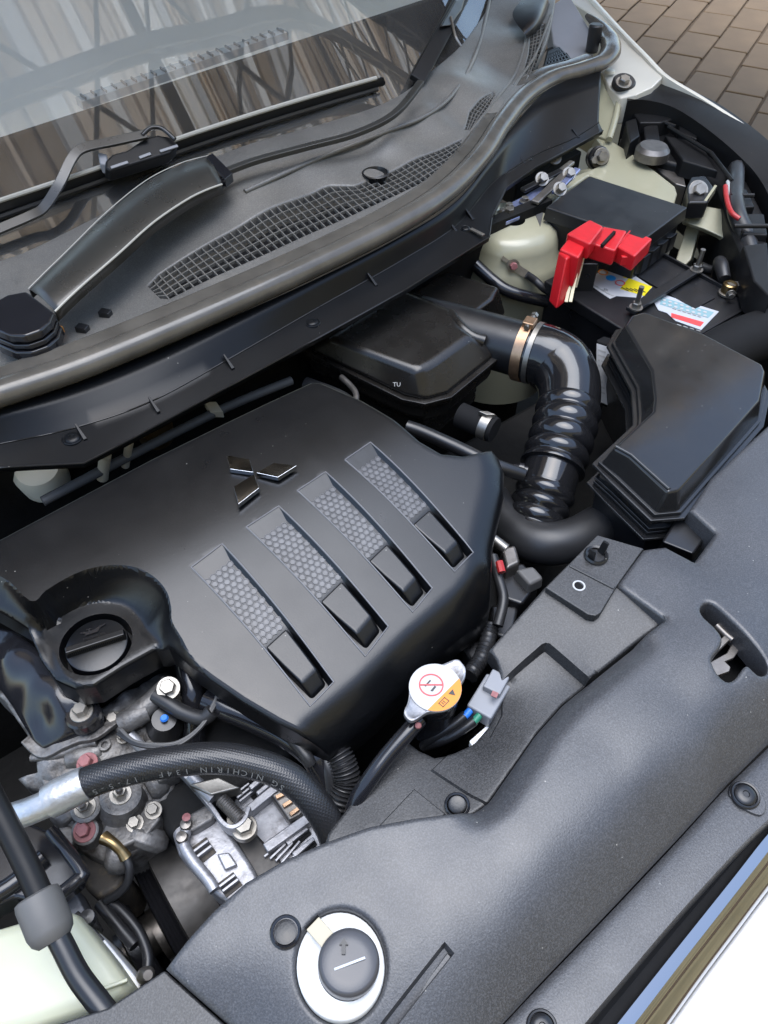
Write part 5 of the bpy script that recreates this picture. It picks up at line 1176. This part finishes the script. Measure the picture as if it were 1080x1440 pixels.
build(ribbon([PG(586, 114, .02), PG(602, 84, .03), PG(618, 55, .034), PG(632, 30, .036), PG(650, -5, .036), PG(668, -40, .036)], .026, .010, N0), 'blade_body', 'lamp_black', wc, bev=.002)
build(ribbon([PG(600, 104, .026), PG(616, 76, .036), PG(632, 46, .040)], .004, .003, N0), 'edge', 'steel', wc)
build(MB().prism([PG(*q, .05) for q in ((618, 38), (630, 18), (640, 0), (655, -4), (650, 14), (634, 36))], [PG(*q, .02) for q in ((618, 38), (630, 18), (640, 0), (655, -4), (650, 14), (634, 36))]), 'connector', 'black_satin', wc, bev=.003)
build(MB().tube([PG(634, 24, .05), PG(640, 50, .045), PG(648, 65, .04)], .0025, 8), 'spring', 'steel', wc)
# ================================================================== ENGINE FRONT (lower left)
vc = thing('valve_cover', 'glossy black valve cover corner below the oil filler', 'valve cover', P(60, 990, .79))
vo = PL((-60, 868, .842), (20, 884, .842), (75, 930, .846), (98, 972, .846), (112, 984, .843), (128, 984, .840), (143, 997, .834), (143, 1014, .830), (128, 1027, .827), (108, 1031, .825), (86, 1042, .820), (58, 1053, .813), (46, 1044, .814), (38, 1028, .816), (15, 990, .818), (-10, 955, .820), (-60, 915, .822))
vcx = PL((30, 925, .846), (50, 960, .848), (75, 985, .846), (35, 985, .834), (62, 1010, .826), (88, 1010, .836), (5, 930, .842), (48, 1030, .818), (115, 1005, .834))
mb, vz = hf(vo, vcx, res=.006, rim=.005, skirt=.025); build(mb, 'cover', 'black_gloss', vc, sm=60)
q = zat(vz, P(118, 1006, .832), .001); build(MB().lathe(q, Z, [(.017, -.01), (.017, .002), (.015, .004), (.0, .004)], 24, cap=False), 'bolt_boss', 'black_gloss', vc); build(MB().bolt(q + Z * .004, Z, .0072, .008, 1.55), 'bolt', 'steel', vc, sm=0)
fc = thing('engine_front_case', 'dirty grey cast aluminium engine casing below the valve cover', 'engine casing', P(150, 1120, .7))
def fbm(q, s, a, seed=0): return np.array([a * noise.fractal((x * s + seed, y * s, seed), 1.0, 2.0, 4) for x, y in q])
fo_ = PL((-20, 962, .805), (5, 985, .806), (38, 1034, .808), (48, 1062, .806), (52, 1085, .800), (24, 1094, .795), (36, 1106, .793), (62, 1112, .788), (78, 1150, .782), (92, 1180, .776), (118, 1198, .771), (150, 1214, .766), (186, 1204, .768), (218, 1180, .772), (226, 1150, .776), (246, 1106, .780), (262, 1060, .785), (272, 1005, .79), (262, 965, .795), (232, 942, .80), (180, 970, .806), (130, 1005, .808), (60, 990, .80))
mb, fz = hf(fo_, PL((110, 1060, .803), (160, 1090, .80), (200, 1050, .80), (130, 1130, .79), (180, 1140, .788), (220, 1010, .80), (90, 1110, .795)), res=.005, feats=[lambda q, z: z + fbm(q, 38, .0045) + fbm(q, 110, .0014, 4)], rim=.004, skirt=.05)
build(mb, 'casting', 'alu_cast', fc, sm=50)
def ribbon(pts, w, h, nn):
    rr = []
    for i, p in enumerate(pts):
        t = (pts[min(i + 1, len(pts) - 1)] - pts[max(i - 1, 0)]).normalized(); s = t.cross(nn).normalized() * w / 2; u = nn * h / 2
        rr.append([p + s + u, p - s + u, p - s - u, p + s - u])
    return MB().rings(rr)
build(ribbon(curve(PL((36, 1040, .812), (60, 1060, .810), (88, 1048, .814), (112, 1038, .816), (134, 1034, .817), (160, 1016, .818), (192, 994, .818)), 40), .010, .006, Z), 'gasket_flange', 'alu_cast', fc, bev=.0012)
build(MB().rings([[c0_ + (p_ - c0_) * k_ + Z * h_ for p_ in lump] for k_, h_ in ((1.1, -.02), (1.0, -.004), (.9, .004), (.7, .009), (.3, .011))]), 'cast_lump', 'alu_cast', fc, sm=70) if 0 else None
build(MB().tube(PL((44, 1066, .804), (80, 1062, .806), (110, 1050, .808), (136, 1044, .81)), .004, 10), 'cast_step', 'alu_cast', fc, sm=60)
for x, y, z, r, h, bl in ((172, 1128, .79, .019, .020, 1), (124, 1136, .79, .014, .014, 1), (124, 1168, .780, .0125, .014, 2), (127, 1076, .802, .010, .008, 2), (92, 1180, .776, .011, .01, 0), (222, 1050, .80, .014, .012, 0), (205, 1085, .80, .010, .006, 0)):
    p = zat(fz, P(x, y, z), -.004); ax = V((random.uniform(-.15, .15), random.uniform(-.25, 0), 1))
    build(MB().lathe(p, ax, [(r * 1.25, 0), (r * 1.05, h * .5), (r, h), (r * .8, h + .0015), (0, h + .0015)], 28, cap=False), 'boss', 'alu_cast', fc, sm=50)
    if bl: build(MB().bolt(p + ax.normalized() * (h + .001), ax, .0065, .008, 1.6), 'bolt', 'steel' if bl == 1 else 'paint_pink', fc, sm=0)
    if bl == 1: build(MB().lathe(p + ax.normalized() * (h + .009), ax, [(.0034, 0), (.0034, .007), (.002, .008)], 12), 'stud', 'steel_dark', fc)
p = zat(fz, P(163, 1136, .79), .014); build(MB().lathe(p, Z, [(.003, 0), (.002, .002)], 8), 'paint_dot', 'paint_pink', fc)
build(MB().tube(PL((188, 1010, .822), (215, 985, .828), (240, 965, .830)), [.012, .010, .013], 16), 'sensor_arm', 'alu_cast', fc, sm=60)
build(MB().bolt(P(237, 968, .842), V((-.1, -.3, 1)), .0078, .009, 1.5), 'bolt', 'steel', fc, sm=0)
build(MB().tube(PL((172, 1018, .82), (190, 1008, .824), (206, 1000, .824)), .011, 18), 'port', 'alu_cast', fc, sm=60)
for x, y in ((166, 1018), (175, 1040), (180, 1025)): build(MB().bolt(zat(fz, P(x, y, .805), .002), Z, .005, .007, 1.3), 'bolt', 'steel', fc, sm=0)
p = P(182, 1033, .812); build(MB().tube([p, P(196, 1048, .806), P(205, 1060, .80)], .006, 12), 'pipe_stub', 'alu_light', fc)
for (a, b, r_) in (((190, 1180), (206, 1152), .024), ((148, 1188), (178, 1194), .019), ((84, 1122), (102, 1152), .017), ((212, 1036), (242, 1052), .015), ((100, 1078), (150, 1064), .011), ((205, 1110), (232, 1090), .016)):
    pa, pb = zat(fz, P(*a, .785), -r_ * .45), zat(fz, P(*b, .785), -r_ * .4); build(MB().tube([pa, pa.lerp(pb, .3), pa.lerp(pb, .7), pb], [r_ * .75, r_, r_ * .95, r_ * .7], 18), 'cast_rib', 'alu_cast', fc, sm=70)
for pts, z, h in ((((150, 1006), (192, 990), (206, 1012), (168, 1032)), .814, .012), (((150, 1150), (214, 1122), (226, 1150), (206, 1176), (160, 1196), (140, 1178)), .788, .03), (((54, 1092), (92, 1098), (104, 1130), (76, 1136)), .796, .02), (((206, 1062), (250, 1050), (258, 1082), (222, 1100)), .800, .02)):
    build(MB().drop(PZ(z, *pts), h, .003), 'machined_pad', 'alu_cast', fc, bev=.003, seg=2)
for x, y, z in ((190, 1158, .788), (216, 1140, .788), (72, 1112, .796), (238, 1066, .80), (160, 1012, .814)):
    build(MB().bolt(P(x, y, z), V((-.05, -.15, 1)), .0058, .007, 1.45), 'bolt', 'steel', fc, sm=0)
for x, y in ((88, 1056), (150, 1052), (215, 1078)):
    build(MB().lathe(zat(fz, P(x, y, .80), 0), Z, [(.006, -.004), (.006, .004), (.0035, .004), (.0035, -.001), (0, -.001)], 16, cap=False), 'threaded_hole', 'alu_cast', fc)
sn = thing('cam_sensor', 'black position sensor with small blue mark and thin wires', 'sensor', P(232, 1018, .79))
build(MB().lathe(P(232, 1022, .806), V((.1, -.2, 1)), [(.018, -.01), (.018, .008), (.013, .014), (.012, .022), (0, .023)], 24, cap=False), 'body', 'black_satin', sn)
build(MB().lathe(P(231, 1010, .832), Z, [(.0042, 0), (.003, .002), (0, .002)], 12, cap=False), 'blue_mark', 'wire_blue', sn)
for k in range(3): build(MB().tube(PL((170 - k * 2, 1026 + k * 3, .825), (188, 1042 + k * 2, .832), (215, 1047 + k * 2, .834), (250, 1044 + k * 2, .835), (282, 1022 + k, .838), (300 + k * 2, 990, .842), (312 + k * 2, 962, .846)), .0019, 8), 'wire', 'rubber' if k else 'rubber_grey', sn)
one(MB().tube(PL((218, 978, .835), (238, 990, .835), (258, 1002, .834), (285, 1010, .835), (298, 1000, .84)), .0075, 12), 'wire_sleeve', 'rubber', 'black sleeve over sensor wires beneath the engine cover edge', 'wire sleeve')
one(MB().tube(PL((262, 930, .83), (270, 965, .825), (273, 1000, .81), (272, 1050, .78)), .0125, 16), 'dipstick_tube', 'black_gloss', 'upright glossy black tube between sensor and engine cover', 'tube')
one(MB().tube(PL((292, 985, .83), (318, 995, .832), (355, 1010, .83), (400, 1032, .828), (440, 1062, .82), (460, 1100, .80)), .013, 16), 'water_pipe', 'black_gloss', 'glossy black water pipe under the left edge of the engine cover', 'pipe')
one(MB().tube(PL((398, 1022, .84), (412, 1040, .838), (430, 1062, .836), (436, 1074, .83)), .006, 12), 'small_hose', 'rubber', 'small black hose end hanging under the engine cover tip', 'hose')
cd_ = MB().tube(PL((470, 1052, .825), (480, 1070, .82), (487, 1095, .81), (482, 1118, .80), (470, 1150, .78)), lambda t: .0125 + .0016 * (1 if math.sin(t * 130) > 0 else -1) * abs(math.sin(t * 130)) ** .4, 18, 30); one(cd_, 'corrugated_conduit', 'rubber', 'dark corrugated wiring conduit left of the radiator shelf tip', 'conduit', sm=50)
one(MB().tube(PL((455, 1055, .82), (462, 1080, .815), (466, 1110, .80), (468, 1150, .78)), .009, 14), 'taped_loom', 'rubber', 'smooth taped loom beside the corrugated conduit', 'wiring')
# air-conditioning hose
ac = thing('air_conditioning_hose', 'thick black braided rubber hose with bright aluminium end fitting', 'hose', P(260, 1080, .84))
hp = PL((104, 1108, .862), (150, 1091, .868), (200, 1078, .872), (250, 1070, .874), (300, 1066, .874), (345, 1071, .871), (385, 1083, .866), (418, 1103, .858), (445, 1132, .846), (466, 1168, .828), (480, 1215, .80))
HR = .0138
build(MB().tube(hp, HR, 32, 12), 'rubber_hose', 'hose_braid', ac, sm=60)
hc_ = catmull(hp, 12)
build(MB().tube([P(68, 1128, .858), P(92, 1115, .861), P(122, 1101, .8645)], [.0145, .0155, .0155, .0150], 28, 8), 'ferrule', 'alu_bright', ac, sm=50)
build(MB().tube([P(5, 1152, .845), P(40, 1141, .852), P(80, 1124, .858)], .0118, 24), 'pipe', 'alu_bright', ac, sm=60)
# lettering printed along the hose
m = MB(); txt = 'SG NICHIRIN 134F  17-5-5 SF'
L_ = [0]
for a, b in zip(hc_, hc_[1:]): L_.append(L_[-1] + (b - a).length)
def on_hose(s):
    j = 0
    while j < len(L_) - 2 and L_[j + 1] < s: j += 1
    f = (s - L_[j]) / (L_[j + 1] - L_[j]); return hc_[j].lerp(hc_[j + 1], f), (hc_[j + 1] - hc_[j]).normalized()
s0 = L_[-1] * .66
for i, ch in enumerate(txt):
    if ch == ' ': continue
    p, t = on_hose(s0 - i * .0074); tc = (CAM - p).normalized(); tc = (tc - t * tc.dot(t)).normalized(); dn = t.cross(tc).normalized(); dn = dn if dn.dot(UP) < 0 else -dn
    nn = (tc * .75 + dn * .66).normalized(); ey = nn.cross(t).normalized(); vs_, fs_ = text_mesh(ch, .0085)
    if ey.dot(UP) < 0: ey = -ey
    o = p + nn * (HR + .0003)
    m.add([o - t * v.x - ey * v.y for v in vs_], fs_)
build(m, 'printed_lettering', 'print_dim', ac, sm=0)
# alternator
al = thing('alternator', 'light grey ribbed aluminium alternator below the rubber hose', 'alternator', P(350, 1170, .68))
def slab(pts, z, h, name, mt, bev=.002, par=al, grow=0): return build(MB().drop(PZ(z, *pts), h, grow), name, mt, par, bev=bev)
slab(((318, 1105), (350, 1074), (412, 1092), (440, 1125), (456, 1172), (458, 1198), (400, 1246), (372, 1222)), .768, .09, 'rear_housing', 'alu_light', .006)
for a, b, w_ in (((340, 1150), (392, 1108), .009), ((374, 1196), (444, 1146), .010), ((352, 1112), (378, 1090), .006), ((362, 1120), (386, 1100), .005)):
    build(MB().bar(P(*a, .775), P(*b, .775), w_, .014), 'cooling_rib', 'alu_light', al, bev=.0015)
for pts in (((340, 1103), (366, 1084), (371, 1090), (346, 1110)), ((351, 1118), (374, 1098), (379, 1104), (356, 1124)), ((404, 1188), (434, 1166), (438, 1172), (410, 1196)), ((414, 1202), (442, 1180), (446, 1187), (420, 1210))):
    slab(pts, .7705, .01, 'vent_slot', 'black_matte', 0)
slab(((400, 1182), (430, 1160), (434, 1166), (405, 1189)), .776, .01, 'vent_bar', 'alu_light', .001); slab(((410, 1199), (440, 1176), (443, 1181), (415, 1206)), .776, .01, 'vent_bar', 'alu_light', .001)
slab(((380, 1117), (402, 1104), (428, 1136), (424, 1146), (406, 1155)), .786, .02, 'brush_holder', 'steel_dark', .003)
for k in range(3): build(MB().bar(P(388 + k * 10, 1122 + k * 12, .788), P(408 + k * 8, 1112 + k * 11, .788), .004, .003), 'holder_rib', 'copper', al, bev=.0005)
slab(((308, 1168), (342, 1150), (404, 1218), (364, 1246)), .770, .08, 'stator_ring', 'pulley_metal', .004)
slab(((240, 1168), (248, 1148), (268, 1134), (292, 1126), (306, 1140), (362, 1228), (362, 1250), (328, 1276), (300, 1256), (250, 1200)), .778, .07, 'front_bracket', 'alu_light', .005)
slab(((256, 1150), (290, 1130), (304, 1142), (300, 1152), (270, 1170), (258, 1166)), .790, .02, 'lug', 'alu_cast', .004)
for pts in (((264, 1196), (290, 1177), (304, 1198), (280, 1217)), ((305, 1243), (328, 1226), (341, 1244), (318, 1262))):
    slab(pts, .7795, .006, 'vent_opening', 'rust_black', 0)
    for f in (.28, .62):
        build(MB().bar(P(*pts[0], .783).lerp(P(*pts[3], .783), f), P(*pts[1], .783).lerp(P(*pts[2], .783), f), .0028, .007), 'vent_fin', 'alu_light', al, bev=.0008)
for k in range(6):
    a, b = P(322 + k * 3, 1112 + k * 5 - 8, .773), P(322 + k * 3 + 20, 1112 + k * 5 - 24, .773)
    build(MB().bar(a, b, .0022, .008), 'cooling_rib', 'alu_light', al, bev=.0005)
for k in range(5):
    build(MB().bar(P(372 + k * 8, 1206 + k * 3, .772), P(392 + k * 10, 1190 - k * 2, .772), .0022, .007), 'cooling_rib', 'alu_light', al, bev=.0005)
build(MB().tube(PL((262, 1168, .786), (258, 1184, .786), (268, 1206, .786), (292, 1236, .785), (302, 1252, .784)), .0055, 12), 'rim', 'alu_light', al)
slab(((304, 1200), (322, 1198), (334, 1216), (316, 1224)), .784, .010, 'cast_pad', 'alu_light', .002)
for x, y in ((256, 1178), (262, 1160)): build(MB().lathe(P(x, y, .79), Z, [(.006, 0), (.005, .004), (0, .005)], 14, cap=False), 'rivet', 'steel_dark', al)
build(MB().lathe(P(262, 1149, .801), Z, [(.004, 0), (0, .001)], 10, cap=False), 'paint_dot', 'paint_pink', al)
tb = thing('tension_bracket', 'steel alternator adjusting bracket with hex bolt', 'bracket', P(320, 1140, .78))
build(ribbon(curve(PL((245, 1078, .80), (270, 1104, .80), (300, 1140, .80), (316, 1162, .80), (330, 1168, .80), (345, 1158, .80), (352, 1140, .80)), 40), .004, .022, Z), 'strap', 'alu_light', tb, bev=.0008)
m = MB(); m.drop(catmull(PZ(.798, (318, 1150), (342, 1140), (358, 1152), (360, 1170), (345, 1182), (328, 1176)), 4, True), .008); build(m, 'lug', 'steel', tb, bev=.001)
build(MB().bolt(P(344, 1164, .799), Z, .009, .009, 1.3), 'hex_bolt', 'steel', tb, sm=0)
build(MB().tube(PL((268, 1092, .812), (300, 1124, .81)), .006, 14), 'rod', 'alu_light', tb)
build(MB().box(P(304, 1110, .81), RT * .009 + V((.006, 0, 0)), V((-.006, .011, 0)), Z * .009), 'block', 'steel', tb, bev=.002)
m = MB(); a, b = P(311, 1124, .81), P(334, 1148, .81); m.lathe(a, b - a, [(.006 + .0008 * (i % 2), i * .0012) for i in range(24)], 16); build(m, 'threaded_rod', 'steel_dark', tb)
# pulleys, below
def drum(x, y, z, rad, wid, mt, lb, name='pulley', grooves=0, rimw=0):
    c = P(x, y, z) - Z * rad; e = thing(name, lb, 'pulley', c - Z * rad)
    pr = [(rad * .35, 0), (rad * .93, 0), (rad, .002)]
    if grooves:
        for i in range(grooves * 2 + 1): pr.append((rad - (.004 if i % 2 else 0), .002 + (wid - .004) * i / (grooves * 2)))
    pr += [(rad, wid - .002), (rad * .93, wid), (rad * .9, wid - .006), (rad * .35, wid - .008)]
    build(MB().lathe(c - V((wid / 2, 0, 0)), (1, 0, 0), pr, 72), 'wheel', mt, e, sm=35)
    build(MB().lathe(c - V((wid / 2 + .012, 0, 0)), (1, 0, 0), [(rad * .3, 0), (rad * .3, wid + .024)], 32), 'hub', 'steel_dark', e)
    return e
drum(252, 1232, .745, .085, .040, 'pulley_metal', 'wide grey steel pulley drum beside the alternator')
drum(222, 1262, .728, .090, .022, 'black_gloss', 'shiny black ribbed pulley next to the grey drum', grooves=5)
drum(175, 1300, .70, .070, .020, 'black_gloss', 'black pulley deepest in the gap left of the others')
m = MB(); m.drop(PZ(.745, (106, 1200), (130, 1192), (168, 1215), (176, 1232), (166, 1250), (140, 1265), (118, 1250)), .1); one(m, 'engine_mount_casting', 'rust_black', 'rusty dark casting below the aluminium engine casing', 'casting', bev=.006, seg=3)
pw = thing('pressure_switch_lead', 'short brass sleeved lead leaving the engine casing', 'lead', P(160, 1200, .74))
build(MB().tube(PL((146, 1178, .79), (158, 1185, .79), (170, 1196, .785), (177, 1206, .78)), [.0065, .005, .0048, .006], 14), 'sleeve', 'brass', pw)
build(MB().tube(PL((176, 1204, .78), (182, 1220, .775), (180, 1240, .765), (168, 1255, .755), (150, 1266, .745)), .004, 10), 'wire', 'rubber', pw)
for k, (pts, r) in enumerate(((((150, 1265), (170, 1280), (195, 1310), (208, 1345), (205, 1375)), .005), (((140, 1270), (165, 1300), (190, 1330)), .006))):
    one(MB().tube(PZ(.74, *pts), r, 10), 'loose_wire', 'black_satin', ('thin black wire curving past the deep pulley', 'second thin wire lying beside the deep black pulley')[k], 'wire')
m = MB(); m.drop(PZ(.80, (-60, 1150), (30, 1152), (70, 1168), (112, 1224), (106, 1238), (62, 1272), (20, 1262), (-60, 1300)), .03); tr = thing('black_tray', 'glossy black plastic tray behind the prop rod at left edge', 'tray', P(30, 1220, .77)); build(m, 'tray', 'black_gloss', tr, bev=.004, seg=3)
build(MB().tube(PZ(.803, (-40, 1275), (15, 1245), (62, 1205)), .008, 12), 'ridge', 'black_gloss', tr, sm=60)
build(MB().tube(PZ(.803, (62, 1274), (108, 1238), (114, 1224), (72, 1168)), .006, 12), 'rim', 'black_gloss', tr, sm=60)
m = MB(); m.drop(PZ(.752, (74, 1256), (98, 1240), (126, 1292), (112, 1302), (96, 1292)), .05); one(m, 'grey_bracket', 'alu_light', 'pale grey bracket between black tray and washer tank', 'bracket', bev=.002)
m = MB(); m.drop(PZ(.77, (108, 1312), (122, 1306), (140, 1312), (198, 1382), (196, 1396), (180, 1402)), .06); one(m, 'tank_rib', 'white_plastic', 'white plastic rib along the side of the washer tank', 'plastic rib', bev=.003)
m = MB(); m.bar(P(104, 1290, .768), P(140, 1330, .768), .012, .01); m.lathe(P(126, 1292, .772), Z, [(.007, 0), (.007, .008), (0, .009)], 14, cap=False); one(m, 'hose_clip', 'black_satin', 'small black hose clip beside the grey bracket', 'clip', bev=.001)
one(MB().lathe(P(203, 1372, .77), V((.3, -.4, 1)), [(.007, 0), (.007, .012), (.004, .016)], 14), 'screw_head', 'steel_dark', 'tiny dark screw by the white tank rib', 'screw')
# washer tank
wt = thing('washer_tank', 'translucent pale yellow green washer tank in the lower left corner', 'tank', P(80, 1380, .6))
tt = PZ(.80, (-60, 1318), (0, 1304), (40, 1292), (84, 1276), (108, 1284), (126, 1306), (158, 1346), (184, 1384), (178, 1398), (150, 1414), (70, 1440), (-60, 1480)); cc_ = sum(tt, V()) / len(tt)
build(MB().rings([[cc_ + (p - cc_) * .25 + Z * .006 for p in tt], [cc_ + (p - cc_) * .7 + Z * .005 for p in tt], [cc_ + (p - cc_) * .9 + Z * .003 for p in tt], [cc_ + (p - cc_) * .97 - Z * .002 for p in tt], [p - Z * .012 for p in tt], [p - Z * .06 for p in tt], [p - Z * .2 for p in tt]]), 'tank', 'tank_plastic', wt, sm=70)
build(MB().bar(P(120, 1400, .808), P(180, 1378, .806), .003, .004), 'mould_seam', 'tank_plastic', wt, bev=.001)
# prop rod
pr_ = thing('hood_prop_rod', 'black hood prop rod rising from its grey rubber grommet', 'prop rod', P(150, 1430, .85))
build(MB().tube(PL((165, 1445, .850), (140, 1412, .853), (110, 1372, .860), (88, 1330, .868), (72, 1300, .874)), .0088, 18), 'lower_rod', 'black_satin', pr_, sm=60)
build(MB().tube([P(75, 1306, .873), P(48, 1240, .886), P(15, 1172, .902), P(-30, 1085, .925), P(-120, 900, .98)], .0098, 18), 'upper_rod', 'lamp_black', pr_, sm=60)
ga2 = (P(48, 1240, .886) - P(75, 1306, .873)).normalized(); gp = P(70, 1306, .872)
build(MB().lathe(gp, ga2, [(.012, -.010), (.0158, -.006), (.0175, .0), (.0175, .022), (.0165, .0265), (.013, .028), (.0105, .024)], 28, cap=False), 'grommet', 'rubber_grey', pr_, sm=50)
# things seen in the dark gap behind the engine cover
one(MB().lathe(P(55, 662, .84), V((-.1, -.3, 1)), [(.03, -.03), (.032, 0), (.026, .01), (0, .014)], 28, cap=False), 'brake_reservoir_cap', 'cream_plastic', 'pale round cap glimpsed behind the engine cover at left', 'cap')
for k, (a, b) in enumerate((((148, 640), (144, 672)), ((182, 622), (176, 655)))):
    one(MB().tube([P(*a, .90), P(*b, .86)], .007 - .002 * k, 12), 'metal_pipe', 'clip_tan', ('thicker tan pipe in the gap behind the engine cover', 'thinner tan pipe in the gap behind the engine cover')[k], 'pipe')
one(MB().lathe(P(218, 600, .87), V((0, -.3, 1)), [(.022, -.02), (.022, .0), (0, .004)], 24, cap=False), 'yellow_cap', 'brass', 'dim olive yellow cap deep in the gap below the apron', 'cap')
one(MB().box(P(301, 576, .88), RT * .008, V((0, .008, .003)), Z * .005), 'bracket_tip', 'clip_tan', 'small tan bracket tip behind the engine cover', 'bracket', bev=.001)
# clutter between cover and shelf
tbd = thing('throttle_wiring', 'dark connectors and wiring right of the engine cover', 'connectors', P(720, 840, .74))
for pts, z, h, mt in ((((700, 800), (735, 790), (760, 815), (735, 850), (705, 840)), .80, .05, 'black_satin'), (((705, 770), (725, 765), (732, 790), (712, 800)), .82, .03, 'steel_dark'), (((725, 800), (750, 795), (765, 812), (745, 822)), .815, .02, 'rubber_grey'), (((690, 850), (730, 850), (720, 900), (690, 890)), .79, .04, 'black_satin'), (((650, 910), (690, 890), (700, 920), (670, 940)), .79, .04, 'black_satin')):
    build(MB().drop(PZ(z, *pts), h, .002), 'housing', mt, tbd, bev=.004)
build(MB().tube(PL((693, 782, .835), (700, 810, .83), (708, 842, .82), (700, 880, .81)), .006, 10), 'loom', 'rubber', tbd)
build(MB().tube(PL((702, 790, .845), (706, 805, .842)), .0045, 8), 'red_mark', 'wire_red', tbd)
build(MB().tube(PL((694, 758, .845), (712, 772, .842)), .006, 10), 'pin', 'steel', tbd)
build(MB().tube(PZ(.80, (690, 880), (680, 920), (660, 950)), lambda t: .009 + .001 * math.sin(t * 90), 12, 16), 'conduit', 'rubber', tbd)
# dark engine mass under the covers
eb = MB(); eb.box((.22, .45, .62), (.24, 0, 0), (0, .14, 0), (0, 0, .16)); eb.box((.72, .42, .55), (.2, 0, 0), (0, .2, 0), (0, 0, .14))
one(eb, 'engine_block', 'engine_dark', 'dark engine block hidden beneath the charcoal engine cover', 'engine block', bev=.01)
rd = MB(); rd.box((.3, .16, .64), (.5, 0, 0), (0, .02, 0), (0, 0, .18)); one(rd, 'radiator', 'black_matte', 'dark radiator standing below the shelf of the radiator cover', 'radiator', bev=.004)

for k, (pts, r_, mt, lb) in enumerate(((((60, 705), (200, 632), (320, 572), (410, 535)), .006, 'rubber_grey', 'thin grey wiring harness in the gap behind the engine cover'), (((430, 540), (480, 560), (520, 590), (560, 612)), .010, 'rubber', 'dark hose dropping between engine cover and resonator box'), (((480, 530), (500, 552), (498, 575)), .004, 'steel_dark', 'thin steel pipe beside the resonator box corner'))):
    one(MB().tube([P(x, y, .875 - .012 * (k % 2)) for x, y in pts], r_, 12), ('wiring_harness', 'coolant_hose', 'steel_pipe')[k], mt, lb, ('wiring', 'hose', 'pipe')[k])
